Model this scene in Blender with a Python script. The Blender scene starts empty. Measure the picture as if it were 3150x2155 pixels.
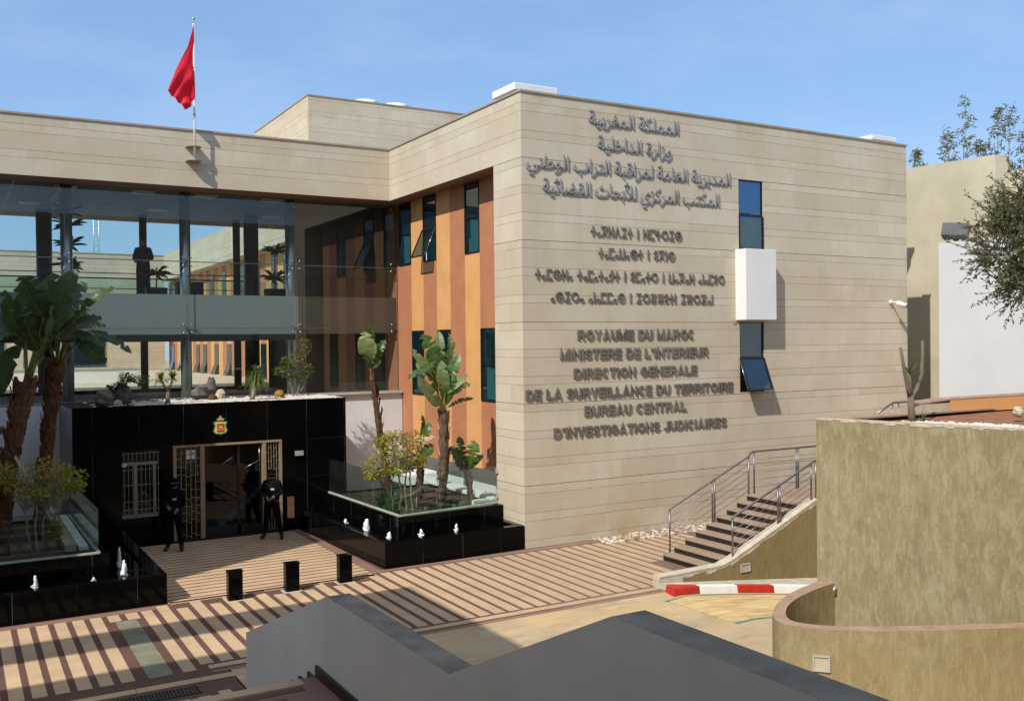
import bpy, bmesh, math, random
from mathutils import Vector, Matrix, Quaternion
R = math.radians
SC = bpy.context.scene
COL = SC.collection
random.seed(7)

# ------------------------------------------------------------------ camera, sky, sun, exposure
cd = bpy.data.cameras.new('camera'); CAM = bpy.data.objects.new('camera', cd); COL.objects.link(CAM)
SC.camera = CAM
cd.sensor_width = 36.0; cd.lens = 36.0 * 2950.6 / 3150.0; cd.clip_end = 2000.0; cd.clip_start = 0.05
def cam_matrix(loc, yaw, pitch, roll):
    f = Vector((math.cos(yaw) * math.cos(pitch), math.sin(yaw) * math.cos(pitch), math.sin(pitch)))
    r = Vector((math.sin(yaw), -math.cos(yaw), 0)); u = r.cross(f)
    r2 = r * math.cos(roll) + u * math.sin(roll); u2 = -r * math.sin(roll) + u * math.cos(roll)
    m = Matrix((r2, u2, -f)).transposed().to_4x4(); m.translation = Vector(loc); return m
CAM.matrix_world = cam_matrix((-11.8629, -19.8098, 4.9807), 1.0428, -0.0086, -0.0103)

SUN_DIR = Vector((0.765, 0.406, -0.848)).normalized()
wd = bpy.data.worlds.new('World'); SC.world = wd; wd.use_nodes = True
nt = wd.node_tree; nt.nodes.clear()
w_out = nt.nodes.new('ShaderNodeOutputWorld'); w_bg = nt.nodes.new('ShaderNodeBackground')
w_sky = nt.nodes.new('ShaderNodeTexSky'); w_sky.sky_type = 'NISHITA'; w_sky.sun_disc = False
w_sky.sun_elevation = R(44.4); w_sky.sun_rotation = R(242.0); w_sky.air_density = 1.0; w_sky.dust_density = 0.25; w_sky.ozone_density = 2.0
w_tc = nt.nodes.new('ShaderNodeTexCoord'); w_map = nt.nodes.new('ShaderNodeMapping'); w_map.inputs['Scale'].default_value = (1.6, 1.6, 5.0)
w_map.inputs['Rotation'].default_value = (0.15, 0.1, 0.5)
w_no = nt.nodes.new('ShaderNodeTexNoise'); w_no.inputs['Scale'].default_value = 2.2; w_no.inputs['Detail'].default_value = 9; w_no.inputs['Roughness'].default_value = 0.62
w_rm = nt.nodes.new('ShaderNodeMapRange'); w_rm.inputs[1].default_value = 0.46; w_rm.inputs[2].default_value = 0.85; w_rm.inputs[3].default_value = 0.0; w_rm.inputs[4].default_value = 0.38
w_mx = nt.nodes.new('ShaderNodeMixRGB'); w_mx.inputs[2].default_value = (3.9, 5.0, 6.6, 1)
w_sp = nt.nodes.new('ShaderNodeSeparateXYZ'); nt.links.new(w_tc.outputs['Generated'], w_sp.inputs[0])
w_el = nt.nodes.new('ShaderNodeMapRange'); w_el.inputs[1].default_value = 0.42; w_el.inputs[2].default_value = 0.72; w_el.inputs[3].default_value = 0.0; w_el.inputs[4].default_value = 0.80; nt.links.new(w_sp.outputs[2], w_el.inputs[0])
w_hi = nt.nodes.new('ShaderNodeMixRGB'); w_hi.inputs[2].default_value = (3.7, 4.05, 4.6, 1)  # pale overhead sky out of view, added to neutralise the blue fill
nt.links.new(w_tc.outputs['Generated'], w_map.inputs[0]); nt.links.new(w_map.outputs[0], w_no.inputs['Vector'])
nt.links.new(w_no.outputs[0], w_rm.inputs[0]); nt.links.new(w_rm.outputs[0], w_mx.inputs[0]); w_ev = nt.nodes.new('ShaderNodeMixRGB'); w_ev.inputs[0].default_value = 0.55; w_ev.inputs[2].default_value = (1.72, 3.10, 5.6, 1)
nt.links.new(w_sky.outputs[0], w_ev.inputs[1]); nt.links.new(w_ev.outputs[0], w_mx.inputs[1])
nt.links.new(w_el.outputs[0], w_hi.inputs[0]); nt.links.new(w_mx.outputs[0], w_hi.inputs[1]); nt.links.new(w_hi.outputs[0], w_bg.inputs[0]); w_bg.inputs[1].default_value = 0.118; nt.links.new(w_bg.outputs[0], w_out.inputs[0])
sl = bpy.data.lights.new('sun', 'SUN'); sl.energy = 3.6; sl.angle = R(0.53); sl.color = (1.0, 0.93, 0.82)
SUN = bpy.data.objects.new('sun', sl); COL.objects.link(SUN); SUN.rotation_mode = 'QUATERNION'
SUN.rotation_quaternion = SUN_DIR.to_track_quat('-Z', 'Y'); SUN.location = (-30, -20, 40)
SC.view_settings.view_transform = 'Standard'; SC.view_settings.look = 'None'; SC.view_settings.gamma = 1.0
SC.view_settings.exposure = 0.42; SC.view_settings.use_curve_mapping = False
SC.render.engine = 'CYCLES'
SC.cycles.max_bounces = 10; SC.cycles.transparent_max_bounces = 24; SC.cycles.use_denoising = True
SC.cycles.caustics_reflective = False; SC.cycles.caustics_refractive = False

# ------------------------------------------------------------------ materials
def rgb(r, g, b): return (r, g, b, 1.0)
class NG:
    def __init__(s, name):
        s.m = bpy.data.materials.new(name); s.m.use_nodes = True; s.t = s.m.node_tree
        s.b = s.t.nodes['Principled BSDF']; s.o = s.t.nodes['Material Output']
    def n(s, typ, **kw):
        nd = s.t.nodes.new(typ)
        for k, v in kw.items(): setattr(nd, k, v)
        return nd
    def l(s, a, b): s.t.links.new(a, b)
    def math(s, op, a, b=None, c=None):
        nd = s.n('ShaderNodeMath', operation=op)
        for i, v in enumerate((a, b, c)):
            if v is None: continue
            if hasattr(v, 'links'): s.l(v, nd.inputs[i])
            else: nd.inputs[i].default_value = v
        return nd.outputs[0]
    def pos(s, scale=(1, 1, 1)):
        g = s.n('ShaderNodeNewGeometry'); mp = s.n('ShaderNodeMapping'); mp.inputs['Scale'].default_value = scale
        s.l(g.outputs['Position'], mp.inputs[0]); return mp.outputs[0]
    def xyz(s):
        g = s.n('ShaderNodeNewGeometry'); sp = s.n('ShaderNodeSeparateXYZ'); s.l(g.outputs['Position'], sp.inputs[0]); return sp.outputs
    def noise(s, scale, detail=5, rough=0.55, vec=None, vscale=(1, 1, 1), dist=0.0):
        nd = s.n('ShaderNodeTexNoise'); nd.inputs['Scale'].default_value = scale; nd.inputs['Detail'].default_value = detail
        nd.inputs['Roughness'].default_value = rough; nd.inputs['Distortion'].default_value = dist
        s.l(vec if vec is not None else s.pos(vscale), nd.inputs['Vector']); return nd.outputs[0]
    def rng(s, v, a, b, c=0.0, d=1.0):
        nd = s.n('ShaderNodeMapRange'); s.l(v, nd.inputs[0])
        for i, x in enumerate((a, b, c, d)): nd.inputs[i + 1].default_value = x
        return nd.outputs[0]
    def mix(s, f, a, b, mode='MIX'):
        nd = s.n('ShaderNodeMixRGB', blend_type=mode)
        for i, v in enumerate((f, a, b)):
            if hasattr(v, 'links'): s.l(v, nd.inputs[i])
            else: nd.inputs[i].default_value = v
        return nd.outputs[0]
    def schlick(s, f0):
        lw = s.n('ShaderNodeLayerWeight'); lw.inputs['Blend'].default_value = 0.5      # 1 - |cos|, the same from both sides
        return s.math('MULTIPLY_ADD', s.math('POWER', lw.outputs['Facing'], 5.0), 1.0 - f0, f0)
    def bump(s, v, strength=0.2, dist=0.02):
        nd = s.n('ShaderNodeBump'); nd.inputs['Strength'].default_value = strength; nd.inputs['Distance'].default_value = dist
        s.l(v, nd.inputs['Height']); s.l(nd.outputs[0], s.b.inputs['Normal'])
    def col(s, c):
        if hasattr(c, 'links'): s.l(c, s.b.inputs['Base Color'])
        else: s.b.inputs['Base Color'].default_value = c
    def set(s, rough=None, metal=None, spec=None):
        if rough is not None:
            if hasattr(rough, 'links'): s.l(rough, s.b.inputs['Roughness'])
            else: s.b.inputs['Roughness'].default_value = rough
        if metal is not None: s.b.inputs['Metallic'].default_value = metal
        if spec is not None: s.b.inputs['Specular IOR Level'].default_value = spec
        return s.m

def mat_plain(name, c, rough=0.6, metal=0.0, var=0.12, scale=3.0, spec=0.4, bump=0.0, bscale=60):
    g = NG(name)
    f = g.rng(g.noise(scale, 6), 0.3, 0.7)
    lo = rgb(*[x * (1 - var) for x in c]); hi = rgb(*[min(1, x * (1 + var)) for x in c])
    g.col(g.mix(f, lo, hi))
    if bump: g.bump(g.noise(bscale, 4), bump, 0.01)
    return g.set(rough, metal, spec)

def mat_stone():
    g = NG('limestone cladding'); X = g.xyz()
    u = g.math('ADD', X[0], X[1]); z = X[2]
    per = 0.6605
    t = g.math('DIVIDE', g.math('SUBTRACT', z, 1.5005), per)
    k = g.math('FLOOR', t); fr = g.math('SUBTRACT', t, k)
    # each period: thin course at the top (0.2 m) above a tall one
    line1 = g.math('LESS_THAN', g.math('ABSOLUTE', g.math('SUBTRACT', fr, 0.0)), 0.012)
    line1b = g.math('GREATER_THAN', fr, 0.990)
    line2 = g.math('LESS_THAN', g.math('ABSOLUTE', g.math('SUBTRACT', fr, 0.70)), 0.010)
    lines = g.math('MAXIMUM', g.math('MAXIMUM', line1, line1b), line2)
    kk = g.math('ADD', g.math('MULTIPLY', k, 2.0), g.math('GREATER_THAN', fr, 0.70))
    # strings every third period: darker
    k3 = g.math('FRACT', g.math('DIVIDE', g.math('ADD', g.math('FLOOR', g.math('ADD', t, 0.5)), 0.0), 3.0))
    strong = g.math('MULTIPLY', g.math('LESS_THAN', k3, 0.1), g.math('MAXIMUM', line1, line1b))
    wn = g.n('ShaderNodeTexWhiteNoise', noise_dimensions='1D'); g.l(g.math('MULTIPLY', kk, 3.17), wn.inputs['W'])
    off = g.math('MULTIPLY', wn.outputs[0], 1.4)
    cell = g.math('FLOOR', g.math('DIVIDE', g.math('ADD', u, off), 1.85))
    cv = g.n('ShaderNodeCombineXYZ'); g.l(cell, cv.inputs[0]); g.l(kk, cv.inputs[1])
    wn2 = g.n('ShaderNodeTexWhiteNoise', noise_dimensions='2D'); g.l(cv.outputs[0], wn2.inputs['Vector'])
    base = g.mix(wn2.outputs[0], rgb(0.545, 0.49, 0.385), rgb(0.64, 0.585, 0.475))
    n1 = g.rng(g.noise(0.55, 9, 0.62), 0.38, 0.66)
    base = g.mix(g.math('MULTIPLY', n1, 0.55), base, rgb(0.47, 0.375, 0.245))
    n0 = g.rng(g.noise(0.9, 8, 0.62, vscale=(1, 1, 1.6)), 0.55, 0.72)
    base = g.mix(g.math('MULTIPLY', n0, 0.35), base, rgb(0.53, 0.52, 0.46))
    sc = g.rng(g.noise(3.0, 5, 0.6, vscale=(0.45, 0.45, 9.0)), 0.60, 0.68)
    base = g.mix(g.math('MULTIPLY', sc, 0.22), base, rgb(0.36, 0.26, 0.17))
    st = g.rng(g.noise(1.5, 7, 0.65, vscale=(2.2, 2.2, 0.5)), 0.5, 0.8)
    base = g.mix(g.math('MULTIPLY', st, 0.34), base, rgb(0.37, 0.325, 0.25))
    stn = g.rng(g.noise(0.8, 7, 0.65), 0.56, 0.74)
    lowz = g.rng(z, 9.9, 11.0)
    base = g.mix(g.math('MULTIPLY', g.math('MULTIPLY', stn, g.math('ADD', 0.25, lowz)), 0.5), base, rgb(0.40, 0.27, 0.13))
    sp = g.rng(g.noise(24, 4, 0.7), 0.3, 0.75)
    base = g.mix(0.16, base, g.mix(sp, rgb(0.35, 0.28, 0.18), rgb(0.72, 0.64, 0.5)))
    rust = g.rng(g.noise(0.5, 5, 0.6, vscale=(1, 1, 1)), 0.52, 0.66)
    gb = g.math('MULTIPLY', g.rng(z, 0.75, 0.0), rust)
    base = g.mix(g.math('MULTIPLY', gb, 0.7), base, rgb(0.42, 0.27, 0.10))
    # joints are cut unevenly: fade along the run
    jf = g.rng(g.noise(2.3, 3, 0.5, vscale=(1, 1, 4)), 0.3, 0.58, 0.55, 1.0)
    base = g.mix(g.math('MULTIPLY', lines, g.math('MULTIPLY', jf, 0.72)), base, rgb(0.25, 0.125, 0.08))
    base = g.mix(g.math('MULTIPLY', strong, 0.8), base, rgb(0.12, 0.05, 0.035))
    g.col(base)
    h = g.math('SUBTRACT', g.math('MULTIPLY', g.noise(30, 4), 0.25), g.math('MULTIPLY', lines, jf))
    g.bump(h, 0.22, 0.012)
    return g.set(0.75, 0, 0.25)

def mat_olive(name, a, b, c, strength=1.0):
    g = NG(name)
    n1 = g.rng(g.noise(0.7, 9, 0.62), 0.35, 0.65)
    n2 = g.rng(g.noise(4.6, 12, 0.74, vscale=(1.3, 1.3, 0.5), dist=0.5), 0.455, 0.60)
    n3 = g.rng(g.noise(13.0, 8, 0.72, vscale=(1.5, 1.5, 0.34), dist=0.3), 0.47, 0.60)
    n4 = g.rng(g.noise(2.1, 10, 0.7, vscale=(1.2, 1.2, 0.8)), 0.54, 0.64)
    base = g.mix(n1, rgb(*a), rgb(*b)); base = g.mix(g.math('MULTIPLY', n2, 0.55 * strength), base, rgb(*c))
    base = g.mix(g.math('MULTIPLY', g.math('MULTIPLY', n3, g.rng(n1, 0, 1, 0.4, 1.0)), 0.42 * strength), base, rgb(*[x * 1.14 for x in c]))
    base = g.mix(g.math('MULTIPLY', n4, 0.45 * strength), base, rgb(*[x * 0.82 for x in a]))
    z = g.xyz()[2]                                          # rain marks under the coping
    g.col(base); g.bump(g.math('ADD', g.noise(14, 8, 0.7), g.math('MULTIPLY', n3, 0.4)), 0.4, 0.02)
    return g.set(0.9, 0, 0.15)

def mat_granite():
    g = NG('black granite')
    f = g.rng(g.noise(90, 3, 0.6), 0.45, 0.7)
    base = g.mix(f, rgb(0.0018, 0.0018, 0.002), rgb(0.0045, 0.0045, 0.0045))
    X = g.xyz(); u = g.math('ADD', X[0], g.math('MULTIPLY', X[1], 0.93))
    fr = g.math('FRACT', g.math('DIVIDE', g.math('ADD', u, 20.0), 1.07))
    ln = g.math('LESS_THAN', fr, 0.009)
    base = g.mix(g.math('MULTIPLY', ln, g.rng(g.noise(1.6, 3), 0.42, 0.6, 0.1, 0.8)), base, rgb(0.10, 0.10, 0.095))
    g.col(base)
    return g.set(g.rng(g.noise(3, 4), 0.3, 0.7, 0.06, 0.14), 0, 0.10)

def mat_glass(name, tint, ior=1.5, rough=0.0, dirt=0.06, dirtcol=(0.55, 0.6, 0.58)):
    g = NG(name); t = g.t; t.nodes.remove(g.b)
    tr = g.n('ShaderNodeBsdfTransparent'); tr.inputs[0].default_value = rgb(*tint)
    gl = g.n('ShaderNodeBsdfGlossy'); gl.inputs['Roughness'].default_value = rough; gl.inputs[0].default_value = rgb(0.95, 0.97, 0.97)
    f0 = 2.0 * ((ior - 1) / (ior + 1)) ** 2 if rough == 0.0 else ((ior - 1) / (ior + 1)) ** 2
    mx = g.n('ShaderNodeMixShader'); g.l(g.schlick(f0), mx.inputs[0]); g.l(tr.outputs[0], mx.inputs[1]); g.l(gl.outputs[0], mx.inputs[2])
    df = g.n('ShaderNodeBsdfDiffuse'); df.inputs[0].default_value = rgb(*dirtcol)
    m2 = g.n('ShaderNodeMixShader'); g.l(g.rng(g.noise(1.4, 6, 0.6), 0.35, 0.75, dirt * 0.4, dirt * 1.6), m2.inputs[0])
    g.l(mx.outputs[0], m2.inputs[1]); g.l(df.outputs[0], m2.inputs[2]); g.l(m2.outputs[0], g.o.inputs[0])
    return g.m

def mat_window(name, base, refl, tint=(0.5, 0.68, 0.8)):
    """reflective solar glazing over a dark room"""
    g = NG(name); g.col(rgb(*base)); g.set(0.03, 0, 0.5)
    gl = g.n('ShaderNodeBsdfGlossy'); gl.inputs['Roughness'].default_value = 0.015; gl.inputs[0].default_value = rgb(*tint)
    mx = g.n('ShaderNodeMixShader'); g.l(g.schlick(refl), mx.inputs[0]); g.l(g.b.outputs[0], mx.inputs[1]); g.l(gl.outputs[0], mx.inputs[2])
    g.l(mx.outputs[0], g.o.inputs[0]); return g.m

def mat_leaf(name, a, b, trans=0.25, rough=0.45, scale=4.0):
    g = NG(name); f = g.rng(g.noise(scale, 4, 0.6), 0.32, 0.68)
    oi = g.n('ShaderNodeNewGeometry'); f2 = g.mix(0.45, f, oi.outputs['Random Per Island'])
    c = g.mix(f2, rgb(*a), rgb(*b)); g.col(c); g.set(rough, 0, 0.35)
    tl = g.n('ShaderNodeBsdfTranslucent'); g.l(g.mix(0.5, c, rgb(b[0] * 1.3, b[1] * 1.3, b[2] * 0.6)), tl.inputs[0])
    mx = g.n('ShaderNodeMixShader'); mx.inputs[0].default_value = trans
    g.l(g.b.outputs[0], mx.inputs[1]); g.l(tl.outputs[0], mx.inputs[2]); g.l(mx.outputs[0], g.o.inputs[0]); return g.m

def mat_bark(name, a, b, ring=18.0):
    g = NG(name)
    n = g.rng(g.noise(ring, 7, 0.65, vscale=(2.2, 2.2, 0.5)), 0.35, 0.66); n2 = g.rng(g.noise(5, 6, 0.6), 0.3, 0.7)
    c = g.mix(n, rgb(*a), rgb(*b)); c = g.mix(g.math('MULTIPLY', n2, 0.5), c, rgb(*[x * 0.55 for x in a]))
    g.col(c); g.bump(g.noise(ring, 7, 0.65, vscale=(2.2, 2.2, 0.6)), 0.8, 0.03); return g.set(0.85, 0, 0.2)

def mat_concrete():
    g = NG('stained concrete drive'); X = g.xyz()
    n1 = g.rng(g.noise(0.55, 9, 0.62), 0.38, 0.62); n2 = g.rng(g.noise(1.1, 10, 0.68, vscale=(0.45, 1.7, 1), dist=0.6), 0.44, 0.62); n3 = g.rng(g.noise(26, 4, 0.7), 0.3, 0.7)
    c = g.mix(n1, rgb(0.37, 0.29, 0.185), rgb(0.50, 0.40, 0.26)); edge = g.rng(X[1], -7.4, -5.0)
    c = g.mix(g.math('MULTIPLY', n2, g.math('ADD', 0.18, g.math('MULTIPLY', edge, 0.7))), c, rgb(0.62, 0.42, 0.20))
    n4 = g.rng(g.noise(1.3, 10, 0.7, vscale=(0.5, 2.4, 1), dist=0.8), 0.54, 0.66); c = g.mix(g.math('MULTIPLY', n4, 0.75), c, rgb(0.60, 0.545, 0.42))
    n5 = g.rng(g.noise(1.0, 10, 0.7, vscale=(0.7, 1.7, 1), dist=0.6), 0.57, 0.70); c = g.mix(g.math('MULTIPLY', n5, 0.55), c, rgb(0.20, 0.165, 0.12))
    n6 = g.rng(g.noise(0.35, 4, 0.5), 0.5, 0.62); c = g.mix(g.math('MULTIPLY', n6, 0.35), c, rgb(0.36, 0.30, 0.235))
    c = g.mix(g.math('MULTIPLY', n3, 0.16), c, rgb(0.24, 0.18, 0.12)); g.col(c); g.bump(n3, 0.2, 0.01); return g.set(0.9, 0, 0.15)

def mat_yellow_wash():
    g = NG('yellow washed concrete')
    n1 = g.rng(g.noise(2.6, 8, 0.66, vscale=(0.5, 2.6, 1)), 0.38, 0.66)
    c = g.mix(n1, rgb(0.66, 0.50, 0.27), rgb(0.44, 0.28, 0.11)); g.col(c); return g.set(0.85, 0, 0.2)

def mat_paver(name, c, var=0.16):
    g = NG(name); X = g.xyz()
    n1 = g.rng(g.noise(1.3, 7, 0.6), 0.32, 0.7); n2 = g.rng(g.noise(34, 4, 0.7), 0.3, 0.7); n3 = g.rng(g.noise(0.45, 5, 0.6), 0.38, 0.65)
    a = g.mix(n1, rgb(*[x * (1 - var) for x in c]), rgb(*[x * (1 + var) for x in c]))
    a = g.mix(g.math('MULTIPLY', n2, 0.2), a, rgb(*[x * 0.62 for x in c]))
    # the well-trodden east side of the court is greyer
    ew = g.rng(X[0], -4.5, -1.0); a = g.mix(g.math('MULTIPLY', ew, 0.34), a, rgb(0.30, 0.225, 0.165))
    a = g.mix(g.math('MULTIPLY', n3, 0.22), a, rgb(*[x * 0.7 for x in c]))
    g.col(a); g.bump(n2, 0.12, 0.006); return g.set(0.7, 0, 0.3)

M = {}
M['stone'] = mat_stone()
M['coping'] = mat_plain('stone coping', (0.36, 0.29, 0.22), 0.8)
M['orange'] = mat_plain('ochre render', (0.66, 0.345, 0.135), 0.8, var=0.07, scale=2.0, bump=0.08, bscale=80)
M['terracotta'] = mat_plain('terracotta render', (0.44, 0.185, 0.094), 0.8, var=0.08, scale=2.0, bump=0.08, bscale=80)
M['white'] = mat_plain('white paint', (0.74, 0.745, 0.75), 0.7, var=0.05, scale=1.4, bump=0.06, bscale=40)
M['screen'] = mat_plain('cool white paint', (0.55, 0.57, 0.60), 0.8, var=0.04, scale=1.0)
M['lilac'] = mat_plain('cool white render', (0.70, 0.71, 0.72), 0.75, var=0.06, scale=1.1, bump=0.08, bscale=40)
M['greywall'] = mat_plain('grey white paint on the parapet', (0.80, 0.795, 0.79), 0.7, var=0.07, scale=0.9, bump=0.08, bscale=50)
M['parapet_top'] = mat_plain('shaded parapet top', (0.22, 0.20, 0.175), 0.95, var=0.3, scale=2.6, spec=0.08)  # darker than the wall faces, shade put into the colour
M['granite'] = mat_granite()
M['steel'] = mat_plain('brushed steel', (0.36, 0.39, 0.39), 0.26, 0.9, 0.15, 2.0)
M['steel_dark'] = mat_plain('dark steel', (0.03, 0.032, 0.033), 0.35, 0.6, 0.15, 2.0)
M['rail_steel'] = mat_plain('rail steel', (0.20, 0.185, 0.20), 0.36, 0.75, 0.15, 3.0)
M['soffit'] = mat_plain('brown soffit', (0.26, 0.155, 0.10), 0.7)
M['ceiling'] = mat_plain('grey ceiling panels', (0.16, 0.155, 0.135), 0.8, var=0.12, scale=0.8)
M['louvre'] = mat_plain('pale light louvre', (0.75, 0.74, 0.60), 0.4)
M['slab'] = mat_plain('pale grey slab edge', (0.25, 0.29, 0.295), 0.6, var=0.05)
M['end_slab'] = mat_plain('brown spandrel', (0.085, 0.068, 0.052), 0.7, var=0.12, scale=0.7)  # right stretch of the floor slab, browner and darker than the rest
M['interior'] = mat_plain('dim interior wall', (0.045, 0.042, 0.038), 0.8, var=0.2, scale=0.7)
M['dark'] = mat_plain('black frame', (0.012, 0.013, 0.015), 0.4)
M['glass'] = mat_glass('clear facade glass', (0.78, 0.86, 0.86), 1.44, 0.0, 0.006)
M['rearglass'] = mat_glass('rear glass', (0.78, 0.88, 0.90), 1.30, 0.0, 0.005)
M['balglass'] = mat_glass('balustrade glass', (0.80, 0.88, 0.86), 1.40, 0.0, 0.018, (0.30, 0.34, 0.33))
M['greenglass'] = mat_glass('green rail glass', (0.60, 0.82, 0.77), 1.3, 0.0, 0.012, (0.2, 0.32, 0.30))
M['window'] = mat_window('solar window glass', (0.005, 0.018, 0.026), 0.10)
M['window_blue'] = mat_window('solar window glass reflecting the sky', (0.006, 0.02, 0.035), 0.30, (0.26, 0.50, 0.85))
M['teal'] = mat_plain('teal blind', (0.012, 0.075, 0.085), 0.6)
M['paver_light'] = mat_paver('tan paver', (0.56, 0.395, 0.25))
M['paver_dark'] = mat_paver('maroon paver', (0.135, 0.072, 0.056))
M['paver_mid'] = mat_paver('rosy paver', (0.27, 0.15, 0.115))
M['green_slab'] = mat_plain('greenish slate slab', (0.21, 0.205, 0.145), 0.6, var=0.2, scale=3.0)
M['concrete'] = mat_concrete()
M['yellow'] = mat_yellow_wash()
M['green_line'] = mat_plain('faded green line', (0.13, 0.27, 0.19), 0.8, var=0.3, scale=5)
M['olive'] = mat_olive('olive lime render', (0.235, 0.190, 0.102), (0.29, 0.240, 0.138), (0.385, 0.36, 0.235))
M['olive_warm'] = mat_olive('warm olive render', (0.25, 0.195, 0.10), (0.30, 0.24, 0.13), (0.385, 0.33, 0.20), 0.85)
M['olive_dark'] = mat_olive('brown lime render', (0.20, 0.15, 0.065), (0.26, 0.20, 0.095), (0.30, 0.24, 0.13), 0.7)
M['olive_top'] = mat_plain('rosy render coping', (0.34, 0.225, 0.16), 0.85, var=0.18, scale=4)
M['chipped'] = mat_plain('chipped pale plaster edge', (0.50, 0.43, 0.33), 0.9, var=0.3, scale=9)
M['pale_coping'] = mat_plain('pale concrete coping', (0.50, 0.45, 0.36), 0.85, var=0.18, scale=4)
M['soil_red'] = mat_plain('red soil', (0.25, 0.11, 0.055), 0.95, var=0.3, scale=6, bump=0.5, bscale=30)
M['soil'] = mat_plain('dark soil', (0.05, 0.035, 0.025), 0.95, var=0.4, scale=6, bump=0.6, bscale=25)
M['pebble'] = mat_plain('white pebble', (0.58, 0.55, 0.50), 0.7, var=0.3, scale=9)
def mat_pebbles():
    g = NG('river pebble'); ge = g.n('ShaderNodeNewGeometry'); r = g.n('ShaderNodeValToRGB'); r.color_ramp.interpolation = 'CONSTANT'
    for i, (t, c) in enumerate(((0, (.16, .12, .09)), (.2, (.42, .32, .22)), (.4, (.56, .48, .38)), (.6, (.30, .20, .13)), (.75, (.62, .57, .49)), (.9, (.24, .21, .19)))):
        e = r.color_ramp.elements[i] if i < 2 else r.color_ramp.elements.new(t); e.position = t; e.color = rgb(*c)
    g.l(ge.outputs['Random Per Island'], r.inputs[0]); g.col(r.outputs[0]); return g.set(0.6, 0, 0.3)
M['pebble_mix'] = mat_pebbles()
M['rock'] = mat_plain('grey rock', (0.135, 0.122, 0.118), 0.85, var=0.35, scale=5, bump=0.7, bscale=9)
M['red'] = mat_plain('red kerb paint', (0.46, 0.028, 0.018), 0.5, var=0.15, scale=7)
M['kerb_white'] = mat_plain('white kerb paint', (0.78, 0.78, 0.75), 0.6, var=0.06, scale=7)
M['riser'] = mat_plain('black riser', (0.016, 0.015, 0.015), 0.35)
M['tread'] = mat_paver('rosy tread', (0.36, 0.265, 0.19))
M['letter'] = mat_plain('weathered grey metal letter', (0.17, 0.15, 0.125), 0.6, 0.1, 0.25, 1.2)
M['letter_pale'] = mat_plain('pale grey metal letter', (0.30, 0.30, 0.30), 0.5, 0.15, 0.15, 1.2)
M['flag_red'] = mat_leaf('red flag cloth', (0.62, 0.008, 0.03), (0.74, 0.012, 0.045), 0.3, 0.7, 1.0)
M['flag_green'] = mat_plain('green flag star', (0.02, 0.16, 0.07), 0.7)
M['gold'] = mat_plain('pale gold', (0.62, 0.50, 0.26), 0.4, 0.3)
M['crest_red'] = mat_plain('crest red', (0.55, 0.07, 0.03), 0.5)
M['crest_green'] = mat_plain('crest green', (0.02, 0.22, 0.08), 0.5)
M['crest_yellow'] = mat_plain('crest yellow', (0.75, 0.65, 0.15), 0.5)
M['beige_frame'] = mat_plain('beige timber frame', (0.32, 0.225, 0.145), 0.5, var=0.2, scale=5)
M['grille'] = mat_plain('brass grille bar', (0.30, 0.25, 0.16), 0.45, 0.4)
M['pvc'] = mat_plain('grey white window frame', (0.30, 0.30, 0.315), 0.5)
M['wood'] = mat_plain('brown wood', (0.16, 0.075, 0.035), 0.6, var=0.3, scale=8)
M['paper'] = mat_plain('white paper', (0.75, 0.78, 0.76), 0.6)
M['water'] = mat_glass('pool water', (0.10, 0.12, 0.11), 1.33, 0.02, 0.02, (0.03, 0.035, 0.02))
M['foam'] = mat_plain('white water foam', (0.85, 0.87, 0.9), 0.35)
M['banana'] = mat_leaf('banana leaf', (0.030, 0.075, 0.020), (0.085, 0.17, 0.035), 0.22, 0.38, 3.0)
M['banana_lit'] = mat_leaf('pale banana leaf', (0.13, 0.18, 0.065), (0.24, 0.30, 0.125), 0.3, 0.42, 3.0)  # paler copy of the leaf green, sunlight put into the colour
M['banana_dark'] = mat_leaf('shaded banana leaf', (0.028, 0.058, 0.018), (0.07, 0.115, 0.03), 0.22, 0.40, 3.0)  # darker copy of the leaf green, shade put into the colour
M['midrib'] = mat_plain('leaf midrib', (0.15, 0.20, 0.06), 0.5)
M['petiole'] = mat_plain('green leaf stalk', (0.16, 0.19, 0.06), 0.5, var=0.3)
M['petiole_y'] = mat_plain('yellow leaf stalk', (0.36, 0.24, 0.05), 0.5, var=0.4, scale=8)
M['palm_bark'] = mat_bark('shaggy brown trunk', (0.185, 0.092, 0.050), (0.07, 0.036, 0.022), 14)
M['palm_bark_grey'] = mat_bark('grey brown trunk', (0.23, 0.165, 0.115), (0.085, 0.06, 0.045), 14)
M['pale_bark'] = mat_bark('pale shrub stem', (0.42, 0.36, 0.27), (0.22, 0.185, 0.14), 20)
M['pale_bark2'] = mat_bark('grey yucca stem', (0.27, 0.225, 0.15), (0.15, 0.125, 0.09), 30)
M['yellow_leaf'] = mat_leaf('yellow green leaf', (0.16, 0.17, 0.022), (0.44, 0.40, 0.06), 0.3, 0.45, 5.0)
M['shrub_leaf'] = mat_leaf('mid green leaf', (0.055, 0.09, 0.018), (0.19, 0.21, 0.04), 0.3, 0.4, 5.0)
M['dark_leaf'] = mat_leaf('dark green leaf', (0.012, 0.028, 0.012), (0.04, 0.07, 0.022), 0.2, 0.4, 5.0)
M['olive_leaf'] = mat_leaf('olive tree leaf', (0.06, 0.085, 0.035), (0.19, 0.22, 0.11), 0.28, 0.45, 4.0)
M['bamboo_leaf'] = mat_leaf('bamboo leaf', (0.07, 0.08, 0.028), (0.20, 0.19, 0.09), 0.3, 0.5, 4.0)
M['strap_leaf'] = mat_leaf('strap leaf', (0.07, 0.12, 0.025), (0.19, 0.26, 0.06), 0.3, 0.4, 5.0)
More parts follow.
